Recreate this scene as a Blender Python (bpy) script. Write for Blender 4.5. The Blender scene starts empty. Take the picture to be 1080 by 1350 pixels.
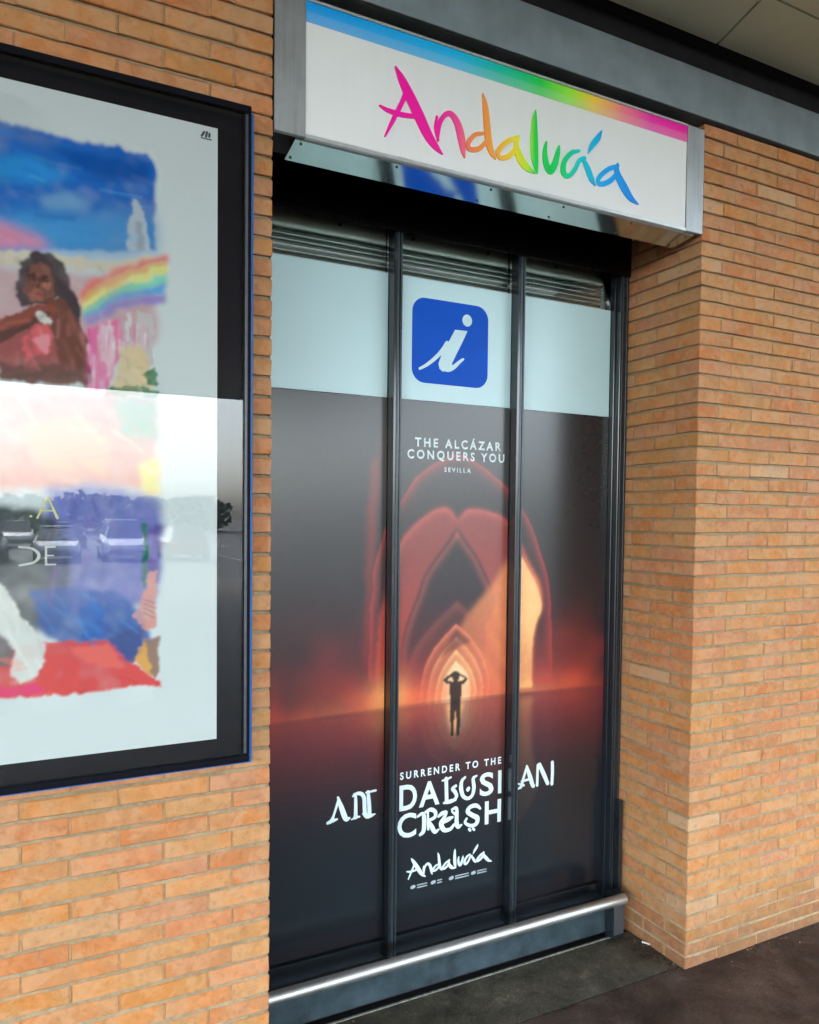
import bpy, bmesh, math, random
import numpy as np
from mathutils import Vector, Matrix
from mathutils.geometry import tessellate_polygon
random.seed(7); np.random.seed(7)
SC = bpy.context.scene
COL = SC.collection
SCRIPT = {'A': [[(-0.5364,-0.1414,0.0025),(-0.5082,-0.0836,0.0068),(-0.4751,-0.0157,0.0077),(-0.4609,0.0222,0.0077)],[(-0.5014,0.0884,0.0025),(-0.4808,0.0581,0.0128),(-0.4509,0.0119,0.018),(-0.4156,-0.0441,0.0199),(-0.3798,-0.1009,0.0174),(-0.349,-0.1333,0.0114),(-0.3231,-0.1522,0.0018)],[(-0.5563,-0.0487,0.0025),(-0.5277,-0.0569,0.0068),(-0.4794,-0.0587,0.0077),(-0.4324,-0.0533,0.0069)]],'n': [[(-0.3463,-0.0325,0.0035),(-0.3488,-0.0717,0.007),(-0.3401,-0.111,0.0035)],[(-0.3422,-0.1088,0.0035),(-0.3357,-0.0554,0.007),(-0.3167,-0.0218,0.0079),(-0.2909,-0.012,0.0097),(-0.2654,-0.0387,0.0133),(-0.25,-0.0842,0.0142),(-0.2431,-0.1229,0.0089),(-0.2364,-0.1439,0.0027)]],'d': [[(-0.1649,-0.0465,0.0054),(-0.1982,-0.0597,0.0072),(-0.2223,-0.0913,0.0081),(-0.2178,-0.111,0.0081),(-0.1813,-0.1028,0.0081),(-0.1471,-0.0679,0.0072)],[(-0.1671,0.0877,0.0018),(-0.1567,0.0506,0.0099),(-0.148,-0.0153,0.0127),(-0.1405,-0.0682,0.0127),(-0.1278,-0.1037,0.01),(-0.1109,-0.1228,0.0018)]],'a': [[(-0.0204,-0.0278,0.0074),(-0.0664,-0.0532,0.0083),(-0.1015,-0.0942,0.0082),(-0.0911,-0.1139,0.0073),(-0.0543,-0.0985,0.0092),(-0.0243,-0.0622,0.0083)],[(-0.0149,-0.02,0.0028),(-0.0244,-0.0603,0.0111),(-0.003,-0.1022,0.0158),(0.0251,-0.1242,0.0121),(0.0556,-0.1347,0.0028)]],'l': [[(0.056,0.0856,0.0019),(0.0521,0.0461,0.0103),(0.0525,-0.0336,0.0159),(0.0571,-0.0891,0.0141),(0.0662,-0.1325,0.0038)]],'u': [[(0.1052,-0.0151,0.0038),(0.0999,-0.0466,0.0085),(0.1055,-0.0881,0.0123),(0.1239,-0.1127,0.0133),(0.145,-0.0844,0.0124),(0.1585,-0.0384,0.0086),(0.1629,-0.0154,0.0029)]],'c': [[(0.2539,-0.0133,0.0058),(0.2194,-0.0287,0.0087),(0.1883,-0.0655,0.0096),(0.1843,-0.1048,0.0115),(0.2065,-0.1146,0.0087),(0.2356,-0.0863,0.0077),(0.2571,-0.0476,0.0077),(0.2794,-0.035,0.0087)]],'i': [[(0.2719,-0.0366,0.0049),(0.2953,-0.0668,0.0117),(0.3152,-0.1019,0.0108),(0.3336,-0.1218,0.0029)],[(0.3594,0.0852,0.002),(0.3434,0.0558,0.0108),(0.3161,0.0211,0.0098),(0.2978,-0.0114,0.0019)]],'a2': [[(0.442,-0.0276,0.007),(0.3926,-0.0521,0.0089),(0.3496,-0.0928,0.0089),(0.3578,-0.1129,0.0089),(0.4015,-0.0941,0.0099),(0.4401,-0.0561,0.008)],[(0.4404,-0.0189,0.003),(0.4401,-0.0561,0.013),(0.4732,-0.0996,0.0171),(0.5091,-0.1349,0.0121),(0.5477,-0.1519,0.002)]]}
BLACKLETTER = {'left_A': [[(0.3691,0.7072,0.005),(0.3859,0.7143,0.007),(0.3962,0.7386,0.004),(0.4149,0.7937,0.005)],[(0.4116,0.8022,0.004),(0.428,0.7553,0.0091),(0.4454,0.712,0.0091),(0.4605,0.7114,0.0041)],[(0.3922,0.7132,0.006),(0.4091,0.7163,0.003)]],'left_N': [[(0.4749,0.7962,0.003),(0.4857,0.7996,0.0051),(0.4875,0.718,0.0071),(0.4865,0.711,0.0081)],[(0.4692,0.7039,0.002),(0.4865,0.709,0.0041),(0.5039,0.7101,0.0031)],[(0.4792,0.7996,0.0041),(0.4965,0.805,0.0061),(0.514,0.7982,0.0071),(0.5241,0.7782,0.0072),(0.5267,0.7287,0.0072),(0.5346,0.7069,0.0062)],[(0.5403,0.8042,0.0061),(0.5452,0.7543,0.0072),(0.5479,0.7087,0.0072)],[(0.5315,0.8025,0.0031),(0.5736,0.8052,0.0041)],[(0.5213,0.7194,0.0051),(0.5346,0.7048,0.0062),(0.5523,0.7059,0.0062),(0.5723,0.7097,0.0021)]],'D': [[(0.6867,0.7081,0.0068),(0.6857,0.7993,0.0068),(0.7122,0.8047,0.0068),(0.7403,0.7941,0.0069),(0.7546,0.7676,0.0069),(0.7503,0.7366,0.0069),(0.7272,0.7172,0.0069),(0.6867,0.7123,0.0068)]],'A': [[(0.779,0.7055,0.0069),(0.8122,0.8044,0.0069),(0.823,0.8028,0.0069),(0.8579,0.7118,0.007)],[(0.7929,0.7298,0.0053),(0.8455,0.7331,0.0054)]],'L': [[(0.8992,0.8043,0.0076),(0.9029,0.7088,0.0076)],[(0.8809,0.7984,0.0032),(0.9004,0.8008,0.0054),(0.9224,0.8073,0.0032)],[(0.8896,0.7023,0.0043),(0.919,0.704,0.0076),(0.9461,0.7083,0.0054)],[(0.9465,0.7669,0.0054),(0.9306,0.7563,0.0065),(0.9431,0.7414,0.0076),(0.9509,0.7206,0.0065),(0.9362,0.7078,0.0043)]],'U': [[(0.9922,0.797,0.0044),(0.9761,0.782,0.0065),(0.9729,0.7498,0.0087),(0.9834,0.7176,0.0077),(1.0062,0.7031,0.0066),(1.0288,0.7126,0.0066),(1.0372,0.7454,0.0077),(1.0328,0.7845,0.0066),(1.0505,0.7951,0.0033)],[(1.0069,0.7413,0.0077),(1.0106,0.7462,0.0066)]],'S': [[(1.1307,0.7778,0.0056),(1.1071,0.7912,0.0072),(1.0788,0.7865,0.0072),(1.0765,0.767,0.0072),(1.1052,0.7494,0.0072),(1.1276,0.7315,0.0072),(1.124,0.7098,0.0072),(1.0982,0.7039,0.0072),(1.0697,0.7106,0.0055)]],'I': [[(1.1658,0.7961,0.0073),(1.1674,0.7019,0.0073)]],'C': [[(0.7511,0.6678,0.0069),(0.7276,0.6781,0.0069),(0.6986,0.6747,0.0068),(0.6816,0.6535,0.0068),(0.6819,0.622,0.0068),(0.6995,0.5946,0.0068),(0.7346,0.584,0.0069),(0.7544,0.591,0.0069)]],'R': [[(0.7653,0.6654,0.0042),(0.7888,0.6741,0.0064),(0.7963,0.6494,0.0085),(0.7945,0.6018,0.0085),(0.7781,0.5866,0.0053)],[(0.8031,0.6781,0.0053),(0.8281,0.6846,0.0075),(0.8487,0.6704,0.0075),(0.8466,0.6493,0.0064),(0.8179,0.6403,0.0054)],[(0.8179,0.6371,0.0054),(0.8327,0.611,0.0086),(0.8474,0.5869,0.0075),(0.8667,0.5942,0.0032)],[(0.8126,0.6786,0.0043),(0.816,0.6033,0.0043)]],'Ublack': [[(0.8635,0.6485,0.0043),(0.8804,0.6586,0.0076),(0.9024,0.6614,0.0054),(0.8905,0.6375,0.0076),(0.8774,0.616,0.0097),(0.8912,0.5877,0.0087),(0.9207,0.5845,0.0065),(0.9402,0.6006,0.0055)],[(0.8907,0.6201,0.0054),(0.9127,0.6293,0.0087),(0.9323,0.6346,0.0044)],[(0.9294,0.6677,0.0043),(0.9517,0.6683,0.0065),(0.9525,0.6115,0.0087),(0.9603,0.5884,0.0077),(0.9777,0.594,0.0033)],[(0.9295,0.659,0.0033),(0.9445,0.6456,0.0054)]],'Sblack': [[(1.0707,0.6485,0.0044),(1.05,0.6652,0.0077),(1.0195,0.6636,0.0077),(1.0071,0.6459,0.0088),(1.0302,0.6266,0.0088),(1.056,0.609,0.01),(1.0512,0.5855,0.0078),(1.0233,0.5816,0.0066),(0.9952,0.5997,0.0055),(1.0025,0.616,0.0044)],[(1.0159,0.5675,0.0055),(1.021,0.5622,0.0055)],[(1.0362,0.5661,0.0055),(1.0414,0.5607,0.0044)]],'H': [[(1.0988,0.6683,0.0072),(1.1002,0.5814,0.0072)],[(1.168,0.6704,0.0073),(1.1696,0.5782,0.0073)],[(1.0995,0.6259,0.0056),(1.1687,0.6266,0.0056)]],'right_A': [[(1.2676,0.7043,0.0034),(1.2837,0.7132,0.0068),(1.294,0.7458,0.0057),(1.3122,0.7944,0.0057)],[(1.3121,0.8001,0.0046),(1.3295,0.752,0.0092),(1.347,0.7059,0.008),(1.3553,0.7069,0.0035)],[(1.286,0.7356,0.0046),(1.338,0.7393,0.0046)],[(1.2672,0.7271,0.0034),(1.2973,0.7157,0.0046)]],'right_N': [[(1.3706,0.7046,0.0058),(1.371,0.7516,0.0058),(1.3729,0.7961,0.0058)],[(1.3813,0.7973,0.0081),(1.4046,0.7525,0.0093),(1.4281,0.7051,0.0081)],[(1.4531,0.7977,0.007),(1.4541,0.75,0.007),(1.4523,0.6991,0.007)]]}
INFO = [(0.752,2.5052,0.0054),(0.7852,2.5243,0.0068),(0.8265,2.558,0.0082),(0.8576,2.5909,0.0091),(0.8784,2.6207,0.0101),(0.8941,2.6454,0.0092)]
INFO_TAIL = [(0.8638,2.5274,0.0206),(0.8852,2.5157,0.0119),(0.9118,2.5275,0.0092),(0.9385,2.5509,0.0065),(0.9556,2.5633,0.0046)]
INFO_STEM = [(0.915,2.6801),(0.9746,2.6816),(0.9534,2.6383),(0.9245,2.5842),(0.901,2.538),(0.9065,2.527),(0.8853,2.5088),(0.8588,2.5031),(0.8429,2.5139),(0.8384,2.5341),(0.8526,2.5721),(0.8785,2.6161)]
INFO_DOT = [(0.9728,2.725,0.0241)]
POSTER_SHAPES = [('sky',(0,98,190),0.012,[(-1.128,2.918),(-0.891,2.921),(-0.727,2.902),(-0.622,2.904),(-0.513,2.899),(-0.377,2.904),(-0.347,2.879),(-0.349,2.64),(-0.551,2.607),(-0.729,2.577),(-1.133,2.51)]),('skylow',(70,150,210),0.06,[(-1.132,2.589),(-0.623,2.693),(-0.349,2.734),(-0.349,2.629),(-1.134,2.502)]),('cloud',(110,160,205),0.025,[(-0.641,2.732),(-0.569,2.758),(-0.517,2.749),(-0.532,2.714),(-0.623,2.704)]),('cloud2',(90,120,180),0.03,[(-0.696,2.886),(-0.622,2.892),(-0.586,2.877),(-0.676,2.866)]),('pinkhaze',(214,140,170),0.035,[(-1.132,2.615),(-0.729,2.654),(-0.659,2.628),(-0.606,2.601),(-1.134,2.502)]),('tower',(190,200,205),0.008,[(-0.425,2.627),(-0.423,2.71),(-0.407,2.758),(-0.397,2.772),(-0.385,2.754),(-0.37,2.715),(-0.364,2.633)]),('towerd',(150,160,175),0.01,[(-0.401,2.631),(-0.397,2.714),(-0.383,2.713),(-0.378,2.631)]),('cornice',(206,198,180),0.008,[(-1.133,2.519),(-0.729,2.577),(-0.456,2.592),(-0.358,2.622),(-0.347,2.598),(-0.476,2.562),(-0.73,2.539),(-1.134,2.484)]),('wallp',(190,160,165),0.03,[(-1.134,2.479),(-0.73,2.535),(-0.533,2.545),(-0.348,2.536),(-0.346,2.389),(-0.515,2.329),(-1.137,2.265)]),('rb1',(238,114,106),0.016,[(-0.551,2.49),(-0.456,2.571),(-0.317,2.63),(-0.317,2.612),(-0.437,2.56),(-0.544,2.479)]),('rb2',(246,170,98),0.016,[(-0.546,2.481),(-0.441,2.561),(-0.317,2.614),(-0.317,2.597),(-0.437,2.543),(-0.54,2.468)]),('rb3',(246,230,122),0.016,[(-0.54,2.468),(-0.437,2.545),(-0.317,2.599),(-0.317,2.58),(-0.437,2.527),(-0.54,2.454)]),('rb4',(122,210,178),0.016,[(-0.542,2.454),(-0.437,2.529),(-0.317,2.58),(-0.317,2.557),(-0.437,2.506),(-0.537,2.44)]),('rb5',(90,162,214),0.016,[(-0.537,2.442),(-0.437,2.508),(-0.317,2.559),(-0.317,2.536),(-0.437,2.486),(-0.533,2.427)]),('rb6',(146,130,194),0.016,[(-0.533,2.429),(-0.437,2.488),(-0.317,2.536),(-0.317,2.513),(-0.437,2.465),(-0.529,2.413)]),('drips',(222,110,160),0.012,[(-0.529,2.409),(-0.447,2.439),(-0.428,2.4),(-0.457,2.315),(-0.467,2.242),(-0.53,2.237)]),('drips2',(225,190,200),0.008,[(-0.495,2.423),(-0.457,2.422),(-0.453,2.356),(-0.473,2.272),(-0.488,2.332)]),('drips3',(205,200,205),0.005,[(-0.427,2.452),(-0.414,2.454),(-0.41,2.382),(-0.422,2.376)]),('drips4',(190,185,185),0.006,[(-0.398,2.462),(-0.358,2.471),(-0.352,2.325),(-0.378,2.312),(-0.39,2.405)]),('sand',(210,190,150),0.012,[(-0.447,2.357),(-0.378,2.375),(-0.358,2.283),(-0.368,2.24),(-0.457,2.232)]),('leaf',(40,120,80),0.006,[(-0.384,2.301),(-0.352,2.315),(-0.348,2.273),(-0.378,2.264)]),('leaf2',(40,120,80),0.006,[(-0.477,2.241),(-0.428,2.26),(-0.352,2.254),(-0.352,2.232),(-0.477,2.223)]),('chest',(150,80,80),0.01,[(-0.731,2.365),(-0.661,2.413),(-0.589,2.442),(-0.533,2.388),(-0.522,2.288),(-0.661,2.271),(-0.731,2.278)]),('sky2',(0,80,165),0.03,[(-0.623,2.869),(-0.357,2.883),(-0.357,2.825),(-0.513,2.81)]),('sky3',(40,140,215),0.03,[(-0.828,2.804),(-0.658,2.832),(-0.55,2.796),(-0.676,2.76),(-0.828,2.738)]),('hair',(62,52,58),0.008,[(-0.692,2.502),(-0.684,2.555),(-0.651,2.586),(-0.61,2.585),(-0.579,2.562),(-0.561,2.515),(-0.544,2.447),(-0.552,2.416),(-0.579,2.413),(-0.592,2.461),(-0.678,2.44),(-0.688,2.467)]),('face',(120,78,68),0.006,[(-0.672,2.505),(-0.663,2.545),(-0.633,2.562),(-0.603,2.547),(-0.596,2.5),(-0.614,2.466),(-0.652,2.453),(-0.671,2.474)]),('cheek',(150,98,84),0.006,[(-0.667,2.48),(-0.642,2.497),(-0.621,2.481),(-0.643,2.456),(-0.664,2.459)]),('eyes',(75,50,50),0.003,[(-0.667,2.521),(-0.649,2.52),(-0.635,2.53),(-0.614,2.525),(-0.614,2.517),(-0.635,2.518),(-0.649,2.51),(-0.667,2.511)]),('brow',(70,45,42),0.003,[(-0.669,2.525),(-0.646,2.532),(-0.644,2.525),(-0.667,2.515)]),('brow2',(70,45,42),0.003,[(-0.631,2.536),(-0.61,2.534),(-0.61,2.526),(-0.632,2.528)]),('nose',(95,58,50),0.004,[(-0.641,2.521),(-0.632,2.523),(-0.628,2.492),(-0.644,2.489)]),('lips',(150,70,72),0.003,[(-0.653,2.476),(-0.639,2.484),(-0.625,2.48),(-0.637,2.469)]),('shine',(165,112,95),0.006,[(-0.624,2.52),(-0.606,2.514),(-0.614,2.49),(-0.626,2.492)]),('earring',(190,185,180),0.003,[(-0.603,2.473),(-0.59,2.481),(-0.59,2.467),(-0.601,2.462)]),('neck',(105,66,58),0.008,[(-0.634,2.465),(-0.585,2.478),(-0.542,2.407),(-0.518,2.329),(-0.519,2.258),(-0.58,2.273),(-0.607,2.38)]),('arm',(132,70,58),0.007,[(-1.136,2.3),(-0.731,2.394),(-0.678,2.434),(-0.607,2.463),(-0.603,2.436),(-0.661,2.389),(-0.731,2.336),(-1.137,2.23)]),('armd',(85,60,60),0.006,[(-0.782,2.34),(-0.731,2.365),(-0.661,2.405),(-0.625,2.433),(-0.618,2.426),(-0.661,2.385),(-0.731,2.342)]),('torso',(200,95,100),0.008,[(-0.682,2.355),(-0.629,2.407),(-0.607,2.38),(-0.615,2.329),(-0.67,2.298)]),('torso2',(225,140,150),0.008,[(-0.661,2.35),(-0.625,2.385),(-0.614,2.359),(-0.625,2.322)]),('arm2',(110,76,70),0.01,[(-0.731,2.292),(-0.661,2.285),(-0.571,2.304),(-0.518,2.292),(-0.53,2.251),(-0.662,2.245),(-0.732,2.253)]),('spoon',(200,200,195),0.004,[(-0.646,2.43),(-0.632,2.426),(-0.614,2.41),(-0.614,2.401),(-0.629,2.405),(-0.643,2.419)]),('midpink',(205,140,130),0.03,[(-1.138,2.191),(-0.552,2.235),(-0.457,2.232),(-0.348,2.231),(-0.346,1.987),(-1.141,1.947)]),('midpeach',(220,160,130),0.03,[(-0.68,2.136),(-0.553,2.164),(-0.458,2.108),(-0.477,2.004),(-0.627,2.019)]),('midgreen',(120,160,140),0.03,[(-0.457,2.222),(-0.352,2.23),(-0.346,2.114),(-0.438,2.12)]),('midyellow',(225,205,110),0.02,[(-0.398,2.048),(-0.344,2.072),(-0.334,1.966),(-0.379,1.965)]),('lav',(104,112,176),0.03,[(-0.627,1.979),(-0.458,1.984),(-0.334,1.955),(-0.332,1.73),(-0.348,1.644),(-0.629,1.636)]),('dark',(66,72,75),0.025,[(-1.141,1.929),(-0.664,1.918),(-0.582,1.879),(-0.57,1.736),(-0.592,1.594),(-0.683,1.599),(-1.145,1.644)]),('violet',(90,80,150),0.02,[(-0.383,1.859),(-0.334,1.88),(-0.332,1.708),(-0.379,1.709)]),('stem',(40,110,95),0.006,[(-0.387,1.88),(-0.371,1.88),(-0.367,1.709),(-0.379,1.688)]),('blue',(35,85,160),0.015,[(-0.665,1.698),(-0.555,1.715),(-0.459,1.691),(-0.379,1.624),(-0.359,1.537),(-0.42,1.488),(-0.574,1.541),(-0.638,1.596)]),('blue2',(10,90,175),0.008,[(-0.545,1.653),(-0.507,1.676),(-0.478,1.65),(-0.494,1.567),(-0.533,1.559)]),('navy',(45,70,130),0.01,[(-0.479,1.555),(-0.379,1.581),(-0.383,1.538),(-0.403,1.486),(-0.459,1.518)]),('hand',(200,140,130),0.007,[(-0.399,1.614),(-0.369,1.688),(-0.363,1.741),(-0.342,1.747),(-0.338,1.665),(-0.342,1.59),(-0.379,1.577)]),('orange',(205,150,70),0.008,[(-0.403,1.493),(-0.375,1.549),(-0.348,1.536),(-0.346,1.449),(-0.369,1.456)]),('brown',(140,110,95),0.008,[(-0.379,1.549),(-0.338,1.561),(-0.338,1.47),(-0.353,1.439),(-0.363,1.472)]),('red',(205,62,60),0.008,[(-1.147,1.5),(-0.737,1.523),(-0.684,1.559),(-0.629,1.565),(-0.479,1.553),(-0.348,1.439),(-0.33,1.418),(-0.518,1.418),(-0.737,1.421),(-1.148,1.428)]),('red2',(220,95,85),0.01,[(-0.574,1.547),(-0.479,1.545),(-0.42,1.477),(-0.517,1.495)]),('red3',(220,60,110),0.008,[(-1.148,1.455),(-0.737,1.453),(-0.648,1.455),(-0.63,1.429),(-0.737,1.421),(-1.148,1.428)]),('sleeve',(205,210,205),0.008,[(-0.836,1.801),(-0.735,1.724),(-0.683,1.643),(-0.629,1.555),(-0.644,1.475),(-0.684,1.466),(-0.712,1.481),(-0.701,1.54),(-0.736,1.592),(-0.837,1.666)]),('sleeved',(110,100,100),0.01,[(-0.837,1.646),(-0.736,1.592),(-0.701,1.544),(-0.716,1.501),(-0.839,1.511)])]
DOOR_SHAPES = {'outer': [(0.535,1.245),(0.539,1.547),(0.579,1.787),(0.678,1.985),(0.798,2.112),(0.933,2.171),(1.072,2.122),(1.198,2.029),(1.313,1.882),(1.409,1.644),(1.448,1.369),(1.444,1.163)],'mid_out': [(0.576,1.149),(0.576,1.454),(0.621,1.665),(0.68,1.817),(0.783,1.91),(0.882,1.949),(0.937,1.905),(0.992,1.95),(1.094,1.939),(1.2,1.894),(1.274,1.781),(1.368,1.612),(1.382,1.509),(1.339,1.41),(1.335,1.152)],'mid_in': [(0.687,1.153),(0.685,1.355),(0.735,1.538),(0.821,1.707),(0.938,1.854),(1.041,1.719),(1.128,1.554),(1.084,1.425),(1.081,1.146)],'warm': [(0.926,1.386),(1.025,1.525),(1.119,1.626),(1.203,1.723),(1.275,1.731),(1.343,1.629),(1.382,1.509),(1.339,1.41),(1.335,1.152),(1.088,1.155),(1.01,1.267)],'gold': [(1.276,1.721),(1.334,1.63),(1.382,1.509),(1.339,1.41),(1.335,1.152),(1.262,1.152),(1.251,1.732)],'small1': [(0.792,1.142),(0.798,1.284),(0.843,1.391),(0.933,1.465),(1.038,1.395),(1.117,1.291),(1.135,1.131)],'small2': [(0.85,1.137),(0.855,1.263),(0.891,1.324),(0.945,1.352),(1.01,1.306),(1.041,1.232),(1.05,1.139)],'glow': [(0.894,1.084),(0.885,1.213),(0.906,1.262),(0.943,1.279),(0.988,1.249),(1.004,1.186),(0.991,1.074),(0.95,1.029)],'dark2': [(0.862,1.317),(0.94,1.439),(1.016,1.377),(0.953,1.358),(0.898,1.333)],'person': [(0.911,1.207),(0.896,1.206),(0.878,1.223),(0.899,1.241),(0.921,1.248),(0.925,1.238),(0.903,1.227),(0.899,1.221),(0.918,1.216),(0.966,1.215),(0.981,1.217),(0.981,1.224),(0.962,1.235),(0.962,1.245),(0.984,1.233),(1.0,1.216),(0.981,1.198),(0.97,1.196),(0.971,1.16),(0.964,1.125),(0.968,1.076),(0.965,1.028),(0.962,0.983),(0.947,0.978),(0.946,1.03),(0.942,1.085),(0.938,1.086),(0.935,1.031),(0.932,0.98),(0.917,0.985),(0.917,1.033),(0.912,1.088),(0.915,1.13),(0.911,1.166)],'head': [(0.921,1.229),(0.917,1.245),(0.925,1.254),(0.939,1.26),(0.954,1.252),(0.962,1.242),(0.958,1.226),(0.947,1.211),(0.933,1.212)],'streak': [(0.537,2.027),(0.569,2.148),(0.584,2.268),(0.568,1.908),(0.555,1.546),(0.531,1.306),(0.518,1.307)],'left_flare': [(0.136,1.338),(0.166,1.163),(0.193,1.117),(0.137,1.114)]}
SCRIPT_ORG = (0.91,3.28)
# ------------------------------------------------------------------ camera
cam_data = bpy.data.cameras.new('camera')
cam = bpy.data.objects.new('camera', cam_data); COL.objects.link(cam)
cam_data.sensor_fit = 'HORIZONTAL'; cam_data.sensor_width = 36.0
cam_data.lens = 36.0 * 996.45 / 1080.0
cam_data.shift_x = 0.0032; cam_data.shift_y = 0.0364
cam_data.clip_start = 0.05; cam_data.clip_end = 600
YAW, PITCH, ROLL = 0.4652, -0.0339, 0.0104
fw = Vector((math.sin(YAW)*math.cos(PITCH), math.cos(YAW)*math.cos(PITCH), math.sin(PITCH)))
rt = Vector((math.cos(YAW), -math.sin(YAW), 0)); up = rt.cross(fw)
rt2 = rt*math.cos(ROLL) + up*math.sin(ROLL); up2 = up*math.cos(ROLL) - rt*math.sin(ROLL)
cam.matrix_world = Matrix(((rt2.x, up2.x, -fw.x, -0.6698), (rt2.y, up2.y, -fw.y, -2.2681),
                           (rt2.z, up2.z, -fw.z, 1.9076), (0, 0, 0, 1)))
SC.camera = cam

# ------------------------------------------------------------------ sky, sun, exposure
world = bpy.data.worlds.new('World'); SC.world = world; world.use_nodes = True
wn = world.node_tree; wn.nodes.clear()
w_out = wn.nodes.new('ShaderNodeOutputWorld'); w_bg = wn.nodes.new('ShaderNodeBackground')
w_sky = wn.nodes.new('ShaderNodeTexSky'); w_sky.sky_type = 'NISHITA'; w_sky.sun_disc = False
SUN_EL, SUN_ROT = math.radians(48), math.radians(205)
w_sky.sun_elevation = SUN_EL; w_sky.sun_rotation = SUN_ROT
w_sky.air_density = 1.0; w_sky.dust_density = 4.0; w_sky.ozone_density = 1.0
w_hsv = wn.nodes.new('ShaderNodeHueSaturation'); w_hsv.inputs['Saturation'].default_value = 0.42
wn.links.new(w_sky.outputs[0], w_hsv.inputs['Color']); w_tint = wn.nodes.new('ShaderNodeMix'); w_tint.data_type = 'RGBA'; w_tint.blend_type = 'MULTIPLY'; w_tint.inputs[0].default_value = 1
w_tint.inputs[7].default_value = (.90, .985, 1.04, 1)     # overcast: a grey, slightly cyan sky
wn.links.new(w_hsv.outputs[0], w_tint.inputs[6]); wn.links.new(w_tint.outputs[2], w_bg.inputs[0])
w_bg.inputs[1].default_value = 0.15
wn.links.new(w_bg.outputs[0], w_out.inputs[0])
sun_d = bpy.data.lights.new('sun', 'SUN'); sun_d.energy = 1.0; sun_d.angle = math.radians(20); sun_d.color = (1, .97, .92)
sun = bpy.data.objects.new('sun', sun_d); COL.objects.link(sun)
# direction towards the sun (behind and left of the camera, above the car park)
sd = Vector((math.sin(SUN_ROT)*math.cos(SUN_EL), math.cos(SUN_ROT)*math.cos(SUN_EL), math.sin(SUN_EL)))
sun.rotation_euler = sd.to_track_quat('Z', 'Y').to_euler()
SC.view_settings.view_transform = 'Standard'; SC.view_settings.look = 'None'
SC.view_settings.gamma = 1.0; SC.view_settings.use_curve_mapping = False
SC.view_settings.exposure = 3.6
SC.render.engine = 'CYCLES'
SC.cycles.max_bounces = 10; SC.cycles.diffuse_bounces = 5; SC.cycles.glossy_bounces = 4
SC.cycles.transparent_max_bounces = 12; SC.cycles.use_denoising = True
SC.cycles.sample_clamp_indirect = 8.0; SC.cycles.caustics_reflective = False; SC.cycles.caustics_refractive = False

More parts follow.
